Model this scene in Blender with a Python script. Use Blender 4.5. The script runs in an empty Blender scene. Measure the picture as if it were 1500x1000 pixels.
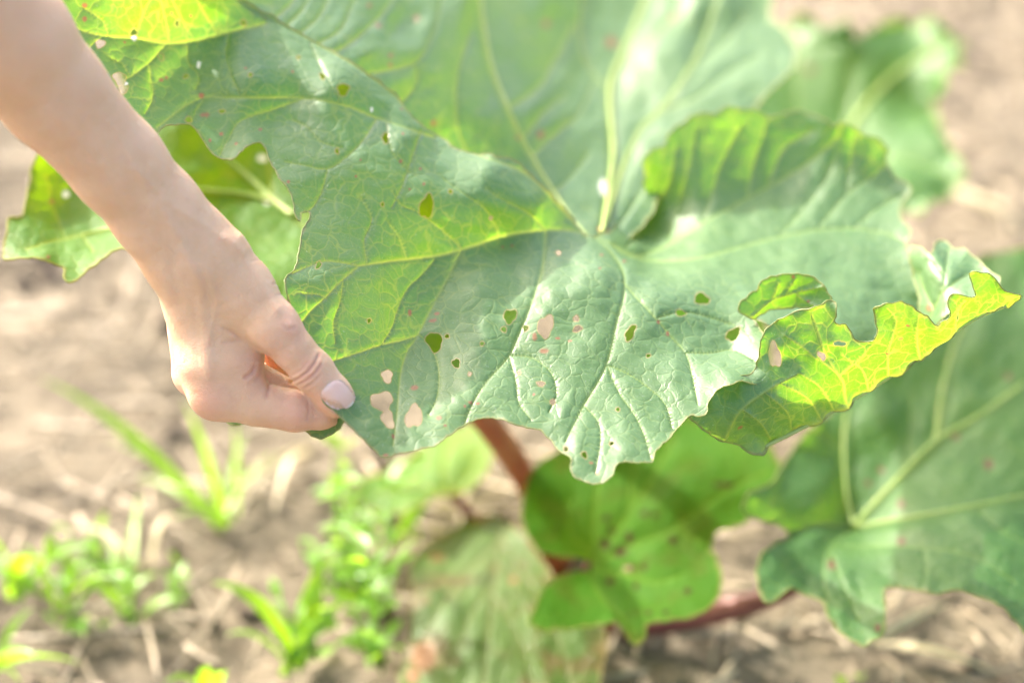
import bpy, bmesh, math, random
import numpy as np
from mathutils import Vector, Matrix, kdtree
from mathutils.geometry import delaunay_2d_cdt

S = bpy.context.scene
C = S.collection
R = math.radians
random.seed(4)
rng = np.random.default_rng(11)

# ------------------------------------------------------------------ camera
PITCH, CAM_H, FOCAL = 30.0, 0.95, 70.0
cam = bpy.data.cameras.new('camera')
cam.lens = FOCAL
cam.sensor_width = 36.0
cam.clip_start = 0.05
cam.clip_end = 500
cam.dof.use_dof = True
cam.dof.focus_distance = 1.122
cam.dof.aperture_fstop = 2.3
camo = bpy.data.objects.new('camera', cam)
camo.location = (0, 0, CAM_H)
camo.rotation_euler = (R(90 - PITCH), 0, 0)
C.objects.link(camo)
S.camera = camo

# ------------------------------------------------------------------ world, sun, exposure
SUN_EL, SUN_AZ = 35.0, -47.0          # azimuth: degrees to the right of the view axis (+Y)
w = bpy.data.worlds.new('World')
S.world = w
w.use_nodes = True
nt = w.node_tree
bg = nt.nodes['Background']
sky = nt.nodes.new('ShaderNodeTexSky')
sky.sky_type = 'NISHITA'
sky.sun_disc = False
sky.sun_elevation = R(SUN_EL)
sky.sun_rotation = R(SUN_AZ)
sky.air_density = 0.7
sky.dust_density = 6.0
sky.ozone_density = 0.0
nt.links.new(sky.outputs[0], bg.inputs[0])
bg.inputs[1].default_value = 0.145
sd = Vector((math.sin(R(SUN_AZ)) * math.cos(R(SUN_EL)), math.cos(R(SUN_AZ)) * math.cos(R(SUN_EL)), math.sin(R(SUN_EL))))
sl = bpy.data.lights.new('sun', 'SUN')
sl.energy = 2.1
sl.angle = R(0.6)
sl.color = (1.0, 0.94, 0.86)
so = bpy.data.objects.new('sun', sl)
so.rotation_euler = sd.to_track_quat('Z', 'Y').to_euler()
so.location = (0, 0, 5)
C.objects.link(so)
S.view_settings.view_transform = 'Standard'
S.view_settings.look = 'None'
S.view_settings.gamma = 1.0
S.view_settings.use_curve_mapping = False
S.view_settings.exposure = 2.65
S.cycles.max_bounces = 10
S.cycles.transmission_bounces = 8
S.cycles.diffuse_bounces = 5

# ------------------------------------------------------------------ geometry helpers
W = 36.0 / FOCAL
FWD = np.array([0, math.cos(R(PITCH)), -math.sin(R(PITCH))])
UP = np.array([0, math.sin(R(PITCH)), math.cos(R(PITCH))])
RT = np.array([1.0, 0, 0])
ORG = np.array([0, 0, CAM_H])
PX = W * 1.1 / 1500                    # metres per photo pixel at the hand


def at(px, py, d):
    """a direction seen at photo pixel (px, py), d metres along the view axis -> world point(s)"""
    px, py, d = np.broadcast_arrays(np.asarray(px, float), np.asarray(py, float), np.asarray(d, float))
    u = (px - 750) / 1500 * W
    v = (500 - py) / 1500 * W
    return ORG + d[..., None] * (FWD + u[..., None] * RT + v[..., None] * UP)


def gd(py):
    v = (500 - py) / 1500 * W
    return CAM_H / (math.sin(R(PITCH)) - v * math.cos(R(PITCH)))


def ground_at(px, py):
    p = at(px, py, gd(py))
    return np.array([p[0], p[1], 0.0])


def tag(o, label=None, cat=None, group=None, kind=None):
    for k, val in (('label', label), ('category', cat), ('group', group), ('kind', kind)):
        if val:
            o[k] = val
    return o


def empty(name, loc):
    o = bpy.data.objects.new(name, None)
    o.location = loc
    o.empty_display_size = 0.05
    C.objects.link(o)
    return o


def link(name, me, mat=None, parent=None):
    o = bpy.data.objects.new(name, me)
    if mat:
        me.materials.clear()
        me.materials.append(mat)
    C.objects.link(o)
    if parent:
        o.parent = parent
        if parent.type == 'EMPTY':
            o.matrix_parent_inverse = Matrix.Translation(-Vector(parent.location))
    return o


def mesh_np(name, verts, faces, smooth=True, attrs=None):
    me = bpy.data.meshes.new(name)
    me.from_pydata(np.asarray(verts).tolist(), [], [tuple(int(i) for i in f) for f in faces])
    if smooth:
        me.polygons.foreach_set('use_smooth', [True] * len(me.polygons))
    for k, a in (attrs or {}).items():
        at_ = me.attributes.new(k, 'FLOAT', 'POINT')
        at_.data.foreach_set('value', np.asarray(a, np.float32))
    me.update()
    return me


def catmull(P, step, closed=False):
    P = np.asarray(P, float)
    n = len(P)
    out = []
    rg = range(n if closed else n - 1)
    for i in rg:
        if closed:
            p0, p1, p2, p3 = P[i - 1], P[i], P[(i + 1) % n], P[(i + 2) % n]
        else:
            p0, p1, p2, p3 = P[max(i - 1, 0)], P[i], P[i + 1], P[min(i + 2, n - 1)]
        L = np.linalg.norm((p2 - p1)[:2])
        k = max(1, int(round(L / step)))
        t = (np.arange(k) / k)[:, None]
        out.append(0.5 * (2 * p1 + (p2 - p0) * t + (2 * p0 - 5 * p1 + 4 * p2 - p3) * t ** 2 + (3 * p1 - p0 - 3 * p2 + p3) * t ** 3))
    if not closed:
        out.append(P[-1:])
    return np.vstack(out)


def inside(P, poly):
    x, y = P[:, 0], P[:, 1]
    r = np.zeros(len(P), bool)
    q = np.roll(poly, -1, 0)
    for (x1, y1), (x2, y2) in zip(poly, q):
        if y1 == y2:
            continue
        c = ((y1 > y) != (y2 > y)) & (x < (x2 - x1) * (y - y1) / (y2 - y1) + x1)
        r ^= c
    return r


class TPS:
    def __init__(self, ctrl, lam=2e-4):
        c = np.asarray(ctrl, float)
        self.p = c[:, :2] / 400
        n = len(c)
        K = self.k(self.p, self.p) + lam * np.eye(n)
        Q = np.hstack([np.ones((n, 1)), self.p])
        A = np.block([[K, Q], [Q.T, np.zeros((3, 3))]])
        self.w = np.linalg.solve(A, np.concatenate([c[:, 2], np.zeros(3)]))

    @staticmethod
    def k(a, b):
        r2 = ((a[:, None] - b[None]) ** 2).sum(-1)
        return 0.5 * r2 * np.log(np.maximum(r2, 1e-12))

    def __call__(self, P):
        q = np.asarray(P, float) / 400
        return self.k(q, self.p) @ self.w[:-3] + self.w[-3] + q @ self.w[-2:]


def waves(P, lo, hi, n, seed):
    r = np.random.default_rng(seed)
    o = np.zeros(len(P))
    for _ in range(n):
        a = r.uniform(0, 2 * math.pi)
        l = r.uniform(lo, hi)
        o += np.sin((P[:, 0] * math.cos(a) + P[:, 1] * math.sin(a)) * 2 * math.pi / l + r.uniform(0, 6.3))
    return o / math.sqrt(n)


def tube(pts, rads, seg=10, cap=True):
    pts = np.asarray(pts, float)
    n = len(pts)
    V, F = [], []
    ref = np.array([0.13, 0.2, 0.97])
    for i in range(n):
        t = pts[min(i + 1, n - 1)] - pts[max(i - 1, 0)]
        t /= np.linalg.norm(t) + 1e-12
        a = np.cross(t, ref)
        if np.linalg.norm(a) < 0.1:
            a = np.cross(t, [1, 0, 0])
        a /= np.linalg.norm(a)
        b = np.cross(t, a)
        for k in range(seg):
            th = 2 * math.pi * k / seg
            V.append(pts[i] + rads[i] * (a * math.cos(th) + b * math.sin(th)))
    for i in range(n - 1):
        for k in range(seg):
            k2 = (k + 1) % seg
            F.append((i * seg + k, i * seg + k2, (i + 1) * seg + k2, (i + 1) * seg + k))
    if cap:
        F.append(tuple(range(seg - 1, -1, -1)))
        F.append(tuple((n - 1) * seg + k for k in range(seg)))
    return V, F


# ------------------------------------------------------------------ materials
def new_mat(name):
    m = bpy.data.materials.new(name)
    m.use_nodes = True
    t = m.node_tree
    t.nodes.clear()
    out = t.nodes.new('ShaderNodeOutputMaterial')
    return m, t, out


class G:
    """terse node builder"""
    def __init__(s, t):
        s.t = t

    def n(s, typ, **kw):
        nd = s.t.nodes.new(typ)
        for k, v in kw.items():
            setattr(nd, k, v)
        return nd

    def l(s, a, b):
        s.t.links.new(a, b)

    def coord(s):
        return s.n('ShaderNodeTexCoord').outputs['Object']

    def attr(s, name):
        return s.n('ShaderNodeAttribute', attribute_name=name).outputs['Fac']

    def noise(s, co, scale, detail=3, rough=0.55, dist=0.0):
        nd = s.n('ShaderNodeTexNoise')
        nd.inputs['Scale'].default_value = scale
        nd.inputs['Detail'].default_value = detail
        nd.inputs['Roughness'].default_value = rough
        nd.inputs['Distortion'].default_value = dist
        s.l(co, nd.inputs['Vector'])
        return nd

    def vor(s, co, scale, feature='DISTANCE_TO_EDGE'):
        nd = s.n('ShaderNodeTexVoronoi', feature=feature)
        nd.inputs['Scale'].default_value = scale
        s.l(co, nd.inputs['Vector'])
        return nd

    def rng(s, v, a, b, c=0.0, d=1.0, smooth=True):
        nd = s.n('ShaderNodeMapRange')
        if smooth:
            nd.interpolation_type = 'SMOOTHSTEP'
        for i, x in zip((1, 2, 3, 4), (a, b, c, d)):
            nd.inputs[i].default_value = x
        s.l(v, nd.inputs[0])
        return nd.outputs[0]

    def math(s, op, a, b=None):
        nd = s.n('ShaderNodeMath', operation=op)
        for i, x in enumerate((a, b)):
            if x is None:
                continue
            if isinstance(x, (int, float)):
                nd.inputs[i].default_value = x
            else:
                s.l(x, nd.inputs[i])
        return nd.outputs[0]

    def mix(s, f, a, b, blend='MIX'):
        nd = s.n('ShaderNodeMix', data_type='RGBA', blend_type=blend)
        for i, x in ((0, f), (6, a), (7, b)):
            if isinstance(x, (int, float)):
                nd.inputs[i].default_value = x
            elif isinstance(x, tuple):
                nd.inputs[i].default_value = (*x, 1) if len(x) == 3 else x
            else:
                s.l(x, nd.inputs[i])
        return nd.outputs[2]

    def bump(s, h, strength, dist, prev=None):
        nd = s.n('ShaderNodeBump')
        nd.inputs['Strength'].default_value = strength
        nd.inputs['Distance'].default_value = dist
        s.l(h, nd.inputs['Height'])
        if prev is not None:
            s.l(prev, nd.inputs['Normal'])
        return nd.outputs[0]


def leaf_mat(name, base, base2, veinc, trans, trans2, tveins, fac=0.45, rough=0.42, spec=0.5, cell=95, bump=1.0, blot=0.0, blotc=(0.25, 0.05, 0.03), dust=0.5, coat=0.0, spotc=(0.24, 0.12, 0.045)):
    m, t, out = new_mat(name)
    g = G(t)
    co = g.coord()
    wn = g.noise(co, 60, 2)
    wv = g.n('ShaderNodeVectorMath', operation='SCALE')
    sub = g.n('ShaderNodeVectorMath', operation='SUBTRACT')
    g.l(wn.outputs['Color'], sub.inputs[0])
    sub.inputs[1].default_value = (0.5, 0.5, 0.5)
    g.l(sub.outputs[0], wv.inputs[0])
    wv.inputs['Scale'].default_value = 0.012
    wc = g.n('ShaderNodeVectorMath', operation='ADD')
    g.l(co, wc.inputs[0])
    g.l(wv.outputs[0], wc.inputs[1])
    wc = wc.outputs[0]
    v1 = g.vor(wc, cell).outputs['Distance']
    v2 = g.vor(wc, cell * 2.6).outputs['Distance']
    line1 = g.rng(v1, 0.012, 0.06, 1, 0)
    line2 = g.rng(v2, 0.015, 0.09, 1, 0)
    fade = g.rng(g.noise(co, 25, 2).outputs['Fac'], 0.35, 0.65, 0.45, 1.0)
    va = g.attr('vein')
    ter = g.math('MAXIMUM', g.math('MULTIPLY', line1, g.math('MULTIPLY', fade, 0.6)), g.math('MULTIPLY', line2, 0.2))
    vm = g.math('MAXIMUM', va, ter)
    big = g.rng(g.noise(co, 14, 3).outputs['Fac'], 0.3, 0.7)
    col = g.mix(big, base, base2)
    fine = g.noise(co, 500, 3).outputs['Fac']
    col = g.mix(g.rng(fine, 0.3, 0.75, 0, 0.3), col, (base[0] * 1.5, base[1] * 1.3, base[2] * 1.4))
    tc = g.mix(big, trans, trans2)
    if blot > 0:
        bm = g.math('MULTIPLY', g.rng(g.noise(co, 22, 4, 0.65).outputs['Fac'], 0.5, 0.62), blot)
        col = g.mix(bm, col, blotc)
        tc = g.mix(bm, tc, (blotc[0] * 1.3, blotc[1] * 1.3, blotc[2]))
    vt = g.math('MAXIMUM', va, g.math('MULTIPLY', ter, 0.4))
    col = g.mix(g.math('MULTIPLY', vt, 0.7), col, veinc)
    tc = g.mix(g.math('MULTIPLY', vm, 0.85), tc, tveins)
    ds = g.math('MULTIPLY', g.rng(g.noise(co, 900, 2, 0.6).outputs['Fac'], 0.66, 0.72), dust)
    col = g.mix(ds, col, (0.5, 0.52, 0.45))
    sp = g.attr('spot')
    col = g.mix(sp, col, spotc)
    tc = g.mix(sp, tc, (spotc[0] * 1.2, spotc[1], spotc[2] * 0.8))
    rim = g.attr('rim')
    col = g.mix(g.math('MULTIPLY', rim, 0.8), col, (0.36, 0.25, 0.10))
    tc = g.mix(g.math('MULTIPLY', rim, 0.8), tc, (0.5, 0.36, 0.08))
    pal = g.attr('pale')
    col = g.mix(pal, col, (0.75, 0.75, 0.66))
    tc = g.mix(pal, tc, (0.7, 0.7, 0.6))
    hgt = g.math('SUBTRACT', g.math('MULTIPLY', g.math('MINIMUM', v1, 0.35), 1.2), g.math('MULTIPLY', line2, 0.10))
    hgt = g.math('SUBTRACT', hgt, g.math('MULTIPLY', line1, 0.22))
    b = g.bump(hgt, 0.55 * bump, 0.0022)
    b = g.bump(fine, 0.25 * bump, 0.0006, b)
    pr = g.n('ShaderNodeBsdfPrincipled')
    g.l(col, pr.inputs['Base Color'])
    rr = g.rng(g.noise(co, 40, 3).outputs['Fac'], 0.3, 0.7, rough - 0.06, rough + 0.1)
    g.l(rr, pr.inputs['Roughness'])
    pr.inputs['Specular IOR Level'].default_value = spec
    pr.inputs['Coat Weight'].default_value = coat
    pr.inputs['Coat Roughness'].default_value = 0.46
    g.l(b, pr.inputs['Normal'])
    tr = g.n('ShaderNodeBsdfTranslucent')
    g.l(tc, tr.inputs['Color'])
    g.l(b, tr.inputs['Normal'])
    ms = g.n('ShaderNodeMixShader')
    ms.inputs[0].default_value = fac
    g.l(pr.outputs[0], ms.inputs[1])
    g.l(tr.outputs[0], ms.inputs[2])
    g.l(ms.outputs[0], out.inputs[0])
    return m


def simple_mat(name, c1, c2, scale, rough=0.6, trans=None, fac=0.4, bump=0.3, bdist=0.001, spec=0.4):
    m, t, out = new_mat(name)
    g = G(t)
    co = g.coord()
    nz = g.noise(co, scale, 4).outputs['Fac']
    col = g.mix(g.rng(nz, 0.35, 0.65), c1, c2)
    pr = g.n('ShaderNodeBsdfPrincipled')
    g.l(col, pr.inputs['Base Color'])
    pr.inputs['Roughness'].default_value = rough
    pr.inputs['Specular IOR Level'].default_value = spec
    g.l(g.bump(g.noise(co, scale * 6, 3).outputs['Fac'], bump, bdist), pr.inputs['Normal'])
    if trans:
        tr = g.n('ShaderNodeBsdfTranslucent')
        tr.inputs['Color'].default_value = (*trans, 1)
        ms = g.n('ShaderNodeMixShader')
        ms.inputs[0].default_value = fac
        g.l(pr.outputs[0], ms.inputs[1])
        g.l(tr.outputs[0], ms.inputs[2])
        g.l(ms.outputs[0], out.inputs[0])
    else:
        g.l(pr.outputs[0], out.inputs[0])
    return m


M_LEAF = leaf_mat('rhubarb_leaf_surface', (0.066, 0.148, 0.052), (0.080, 0.168, 0.060), (0.17, 0.29, 0.07),
                  (0.12, 0.31, 0.003), (0.16, 0.34, 0.003), (0.50, 0.56, 0.05), fac=0.42, rough=0.50, spec=0.55, bump=0.55, coat=0.4)
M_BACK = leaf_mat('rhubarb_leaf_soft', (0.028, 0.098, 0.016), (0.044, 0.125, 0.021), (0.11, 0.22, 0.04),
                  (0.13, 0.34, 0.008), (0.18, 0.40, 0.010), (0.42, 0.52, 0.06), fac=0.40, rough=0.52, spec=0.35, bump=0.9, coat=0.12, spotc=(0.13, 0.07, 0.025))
M_YELLOW = leaf_mat('rhubarb_leaf_young', (0.035, 0.120, 0.008), (0.052, 0.145, 0.010), (0.22, 0.30, 0.03),
                    (0.15, 0.30, 0.002), (0.20, 0.34, 0.002), (0.42, 0.40, 0.02), fac=0.48, rough=0.55, spec=0.25)
M_YOUNG = leaf_mat('rhubarb_leaf_sprout', (0.05, 0.14, 0.010), (0.07, 0.16, 0.012), (0.22, 0.30, 0.03),
                   (0.30, 0.48, 0.003), (0.36, 0.52, 0.004), (0.60, 0.55, 0.03), fac=0.5, rough=0.55, spec=0.25)
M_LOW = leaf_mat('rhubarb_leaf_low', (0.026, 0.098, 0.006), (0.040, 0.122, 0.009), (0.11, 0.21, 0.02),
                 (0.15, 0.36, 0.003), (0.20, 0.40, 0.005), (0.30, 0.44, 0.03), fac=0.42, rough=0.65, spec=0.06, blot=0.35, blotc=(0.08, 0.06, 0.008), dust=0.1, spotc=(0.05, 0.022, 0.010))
M_OLD = leaf_mat('rhubarb_leaf_old', (0.038, 0.095, 0.010), (0.060, 0.115, 0.014), (0.11, 0.11, 0.03),
                 (0.20, 0.28, 0.012), (0.30, 0.22, 0.02), (0.45, 0.34, 0.06), fac=0.35, rough=0.5, spec=0.3, bump=0.9, blot=0.5, blotc=(0.13, 0.035, 0.018), dust=0.2)
M_RIB = simple_mat('leaf_rib', (0.34, 0.46, 0.13), (0.44, 0.52, 0.17), 60, 0.45, (0.5, 0.6, 0.08), 0.35)
M_RED = simple_mat('red_stalk', (0.30, 0.10, 0.045), (0.40, 0.17, 0.07), 40, 0.4, (0.5, 0.12, 0.03), 0.2)
M_DRED = simple_mat('dark_red_stalk', (0.13, 0.03, 0.025), (0.20, 0.06, 0.04), 40, 0.45)
M_GSTALK = simple_mat('green_red_stalk', (0.22, 0.24, 0.06), (0.33, 0.14, 0.06), 25, 0.45)
M_GRASS = simple_mat('grass_blade', (0.14, 0.29, 0.03), (0.20, 0.36, 0.04), 30, 0.4, (0.26, 0.46, 0.015), 0.48)
M_WEED = simple_mat('weed_leaf', (0.12, 0.27, 0.03), (0.18, 0.34, 0.05), 30, 0.4, (0.30, 0.50, 0.025), 0.48)
M_DRYGRASS = simple_mat('dry_grass', (0.42, 0.36, 0.22), (0.52, 0.46, 0.30), 40, 0.6, (0.5, 0.45, 0.25), 0.3)

# ------------------------------------------------------------------ ground
def soil_mat():
    m, t, out = new_mat('dry_soil_with_straw')
    g = G(t)
    co = g.coord()
    n1 = g.noise(co, 6, 5, 0.6).outputs['Fac']
    n2 = g.noise(co, 45, 4, 0.65).outputs['Fac']
    col = g.mix(g.rng(n1, 0.3, 0.7), (0.108, 0.089, 0.060), (0.138, 0.116, 0.080))
    col = g.mix(g.rng(n2, 0.42, 0.7, 0, 0.8), col, (0.19, 0.155, 0.105))
    col = g.mix(g.rng(n2, 0.25, 0.42, 0.6, 0), col, (0.09, 0.069, 0.046))
    pr = g.n('ShaderNodeBsdfPrincipled')
    g.l(col, pr.inputs['Base Color'])
    pr.inputs['Roughness'].default_value = 0.9
    pr.inputs['Specular IOR Level'].default_value = 0.2
    b = g.bump(n2, 0.8, 0.02)
    g.l(g.bump(g.noise(co, 220, 3).outputs['Fac'], 0.7, 0.004, b), pr.inputs['Normal'])
    g.l(pr.outputs[0], out.inputs[0])
    return m


M_SOIL = soil_mat()


def soil_h(x, y):
    P = np.stack([x, y], 1)
    h = 0.007 * waves(P, 0.25, 0.7, 10, 1) + 0.003 * waves(P, 0.06, 0.16, 14, 2) + 0.0018 * waves(P, 0.025, 0.05, 14, 3)
    return h - 0.006


xs = np.linspace(-1.4, 1.6, 240)
ys = np.linspace(0.5, 4.2, 300)
gx, gy = np.meshgrid(xs, ys)
fl = np.minimum(np.minimum(gx - xs[0], xs[-1] - gx), np.minimum(gy - ys[0], ys[-1] - gy)) / 0.25
fl = np.clip(fl, 0, 1).ravel()
gv = np.stack([gx.ravel(), gy.ravel(), soil_h(gx.ravel(), gy.ravel()) * fl], 1).tolist()
nx = len(xs)
gf = [(j * nx + i, j * nx + i + 1, (j + 1) * nx + i + 1, (j + 1) * nx + i) for j in range(len(ys) - 1) for i in range(nx - 1)]
k0 = len(gv)
B = 80.0
ring = [(-1.4, 0.5), (1.6, 0.5), (1.6, 4.2), (-1.4, 4.2)]
corner = [0, nx - 1, nx * len(ys) - 1, nx * (len(ys) - 1)]
gv += [(-B, -B, 0), (B, -B, 0), (B, B, 0), (-B, B, 0)]
for i in range(4):
    j = (i + 1) % 4
    if i == 0:
        edge = list(range(0, nx))
    elif i == 1:
        edge = [k * nx + nx - 1 for k in range(len(ys))]
    elif i == 2:
        edge = [nx * len(ys) - 1 - k for k in range(nx)]
    else:
        edge = [(len(ys) - 1 - k) * nx for k in range(len(ys))]
    gf.append(tuple([k0 + i, k0 + j] + edge[::-1]))
tag(link('ground', mesh_np('ground', gv, gf), M_SOIL), kind='structure')

# clods and straw litter
def ico():
    bm = bmesh.new()
    bmesh.ops.create_icosphere(bm, subdivisions=2, radius=1)
    v = np.array([x.co[:] for x in bm.verts])
    f = [[q.index for q in p.verts] for p in bm.faces]
    bm.free()
    return v, np.array(f)


iv, iff = ico()
V, F = [], []
n = 0
for i in range(700):
    x, y = rng.uniform(-0.8, 1.0), rng.uniform(1.1, 3.4)
    s = 0.003 + 0.009 * rng.random() ** 3
    q = iv * (1 + 0.22 * waves(iv[:, :2] * 30 + iv[:, 2:] * 17, 20, 70, 4, i)[:, None]) * s * rng.uniform(0.7, 1.3, 3)
    z = soil_h(np.array([x]), np.array([y]))[0]
    V.append(q + [x, y, z + s * 0.3])
    F.append(iff + n)
    n += len(iv)
tag(link('soil_clods', mesh_np('soil_clods', np.vstack(V), np.vstack(F)), simple_mat('soil_clod', (0.095, 0.072, 0.055), (0.15, 0.12, 0.088), 50, 0.9, None, 0, 0.8, 0.003, 0.2)), kind='stuff')
V, F = [], []
n = 0
for i in range(2800):
    x, y = rng.uniform(-0.8, 1.0), rng.uniform(1.1, 3.4)
    L = rng.uniform(0.02, 0.13)
    a = rng.uniform(0, math.pi)
    wd = rng.uniform(0.0008, 0.0028)
    t = np.linspace(-0.5, 0.5, 5)
    bend = rng.uniform(-0.25, 0.25)
    cx = x + L * (t * math.cos(a) - bend * (t ** 2) * math.sin(a))
    cy = y + L * (t * math.sin(a) + bend * (t ** 2) * math.cos(a))
    cz = soil_h(cx, cy) * 0.6 + 0.006 + rng.uniform(0, 0.012) + t * rng.uniform(-0.02, 0.02)
    v_, f_ = tube(np.stack([cx, cy, cz], 1), [wd] * 5, 4)
    V += v_
    F += [tuple(k + n for k in q) for q in f_]
    n += len(v_)
tag(link('straw_litter', mesh_np('straw_litter', V, F), simple_mat('straw', (0.20, 0.16, 0.10), (0.31, 0.255, 0.17), 30, 0.55, None, 0, 0.2)), kind='stuff')

# ------------------------------------------------------------------ leaf builder
def blob(cx, cy, rx, ry, rot, seed, n=None):
    r = np.random.default_rng(seed)
    n = n or max(8, int(2 * math.pi * max(rx, ry) / 2.0))
    th = np.linspace(0, 2 * math.pi, n, endpoint=False)
    rr = 1 + 0.14 * np.sin(2 * th + r.uniform(0, 6)) * r.uniform(0.3, 1) + 0.13 * np.sin(3 * th + r.uniform(0, 6)) + 0.07 * np.sin(5 * th + r.uniform(0, 6))
    x, y = rx * rr * np.cos(th), ry * rr * np.sin(th)
    c, s = math.cos(R(rot)), math.sin(R(rot))
    return np.stack([cx + x * c - y * s, cy + x * s + y * c], 1)


def patch(outline, ctrl, veins=(), holes=(), spots=(), pales=(), step=4.0, quilt=4.0, qs=18.0, und=(3.0, 70, 160), fine=(0.8, 18, 40), seed=1,
          edge_noise=1.1, groove=1.6, ridge=False, margin=0.00035, lam=2e-4, marg_ruffle=0.0):
    """A leaf blade as a curved sheet. outline/veins/holes are given as the photo shows them; ctrl = (px, py, metres) shapes the sheet in depth."""
    r = np.random.default_rng(seed)
    O = catmull(outline, step, True)
    O = O + edge_noise * np.stack([waves(O, 9, 30, 6, seed + 1), waves(O, 9, 30, 6, seed + 2)], 1)
    loops = [O] + [blob(*h, seed * 100 + i) for i, h in enumerate(holes)]
    lo, hi = O.min(0), O.max(0)
    a, b = np.meshgrid(np.arange(lo[0], hi[0], step), np.arange(lo[1], hi[1], step * 0.87))
    a = a + (np.arange(a.shape[0]) % 2)[:, None] * step * 0.5
    I = np.stack([a.ravel(), b.ravel()], 1) + r.uniform(-0.2, 0.2, (a.size, 2)) * step
    I = I[inside(I, O)]
    kd = kdtree.KDTree(sum(len(l) for l in loops))
    q = 0
    for l in loops:
        for p in l:
            kd.insert((p[0], p[1], 0), q)
            q += 1
    kd.balance()
    vs, vw = [], []
    extra = []
    for v in veins:
        P = catmull(v[0], 2.5)
        tt = np.linspace(0, 1, len(P))
        ww = v[1] * (1 - tt) + v[2] * tt
        vs.append(P)
        vw.append(ww)
        tg = np.gradient(P, axis=0)
        tg /= np.linalg.norm(tg, axis=1)[:, None] + 1e-9
        nn = np.stack([-tg[:, 1], tg[:, 0]], 1)
        for k in (0, 1.0, -1.0, 2.2, -2.2):
            extra.append((P + nn * (ww * k)[:, None])[::2 if k else 1])
    kv = None
    if vs:
        VP, VW = np.vstack(vs), np.concatenate(vw)
        kv = kdtree.KDTree(len(VP))
        for i, p in enumerate(VP):
            kv.insert((p[0], p[1], 0), i)
        kv.balance()
        keep = np.array([kv.find((p[0], p[1], 0))[2] > 0.5 * step + 1.5 for p in I])
        I = I[keep]
        E = np.vstack(extra)
        E = E[inside(E, O)]
        I = np.vstack([I, E])
    for i, l in enumerate(loops[1:]):
        c = l.mean(0)
        for s in (1.0,):
            d = l - c
            I = np.vstack([I, c + d * (1 + 2.2 / np.linalg.norm(d, axis=1))[:, None], c + d * (1 + 4.6 / np.linalg.norm(d, axis=1))[:, None]])
    for sp in list(spots) + list(pales):
        th = np.arange(8) * math.pi / 4
        for k in (0.0, 0.6, 1.15):
            I = np.vstack([I, np.stack([sp[0] + sp[2] * k * np.cos(th), sp[1] + (sp[3] if len(sp) > 3 else sp[2]) * k * np.sin(th)], 1)])
    I = I[inside(I, O)]
    for l in loops[1:]:
        I = I[~inside(I, l)]
    I = I[np.array([kd.find((p[0], p[1], 0))[2] > 0.9 for p in I])]
    pts = np.vstack(loops + [I])
    edges = []
    q = 0
    for l in loops:
        m = len(l)
        edges += [(q + i, q + (i + 1) % m) for i in range(m)]
        q += m
    res = delaunay_2d_cdt([Vector(p) for p in pts], edges, [], 0, 1e-4, False)
    P = np.array([v[:] for v in res[0]])
    T = np.array([f for f in res[2] if len(f) == 3])
    cen = P[T].mean(1)
    ok = inside(cen, O)
    for l in loops[1:]:
        bb = (cen > l.min(0)).all(1) & (cen < l.max(0)).all(1)
        if bb.any():
            idx = np.where(bb)[0]
            ok[idx[inside(cen[idx], l)]] = False
    T = T[ok]
    used = np.unique(T)
    mp = -np.ones(len(P), int)
    mp[used] = np.arange(len(used))
    P, T = P[used], mp[T]
    # distances
    dv = np.full(len(P), 1e3)
    wv = np.ones(len(P))
    if kv:
        for i, p in enumerate(P):
            c, j, dd = kv.find((p[0], p[1], 0))
            dv[i] = dd
            wv[i] = VW[j]
    de = np.array([kd.find((p[0], p[1], 0))[2] for p in P])
    vein = np.clip(1 - dv / (1.5 * wv), 0, 1) ** 0.8
    tps = TPS(ctrl, lam)
    X = at(P[:, 0], P[:, 1], tps(P))
    fn = np.cross(X[T[:, 1]] - X[T[:, 0]], X[T[:, 2]] - X[T[:, 0]])
    N = np.zeros_like(X)
    for k in range(3):
        np.add.at(N, T[:, k], fn)
    N /= np.linalg.norm(N, axis=1)[:, None] + 1e-15
    view = ORG - X
    sgn = np.sign((N * view).sum(1))
    N *= sgn[:, None]
    h = quilt * (1 - np.exp(-(dv / qs) ** 1.3)) - quilt * 0.6
    if ridge:
        h = -h + groove * np.exp(-(dv / wv) ** 2) * 1.5
    else:
        h = h - groove * np.exp(-(dv / (1.4 * wv)) ** 2)
    soft = np.clip(dv / 25, 0.25, 1)
    h = h + und[0] * waves(P, und[1], und[2], 9, seed + 5) * soft + fine[0] * waves(P, fine[1], fine[2], 14, seed + 6) * soft
    if marg_ruffle:
        h = h + marg_ruffle * np.exp(-de / 14) * waves(P, 35, 70, 5, seed + 9)
    X = X + N * (h * PX)[:, None]
    # rims of eaten holes and scars
    rim = np.zeros(len(P))
    nh = 0
    if len(loops) > 1:
        kh = kdtree.KDTree(sum(len(l) for l in loops[1:]))
        for l in loops[1:]:
            for p in l:
                kh.insert((p[0], p[1], 0), nh)
                nh += 1
        kh.balance()
        dh = np.array([kh.find((p[0], p[1], 0))[2] for p in P])
        rim = np.clip(1 - dh / 2.2, 0, 1)
    rim = np.maximum(rim, 0.7 * np.clip(1 - de / 2.0, 0, 1))
    sp = np.zeros(len(P))
    for s in spots:
        ry = s[3] if len(s) > 3 else s[2]
        sp = np.maximum(sp, np.clip(1.5 - 1.5 * np.hypot((P[:, 0] - s[0]) / s[2], (P[:, 1] - s[1]) / ry) ** 2, 0, 1))
    pl = np.zeros(len(P))
    for s in pales:
        ry = s[3] if len(s) > 3 else s[2]
        pl = np.maximum(pl, np.clip(2.0 - 2.0 * np.hypot((P[:, 0] - s[0]) / s[2], (P[:, 1] - s[1]) / ry) ** 2, 0, 1))
    A = dict(vein=vein, rim=rim, spot=sp, pale=pl)
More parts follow.
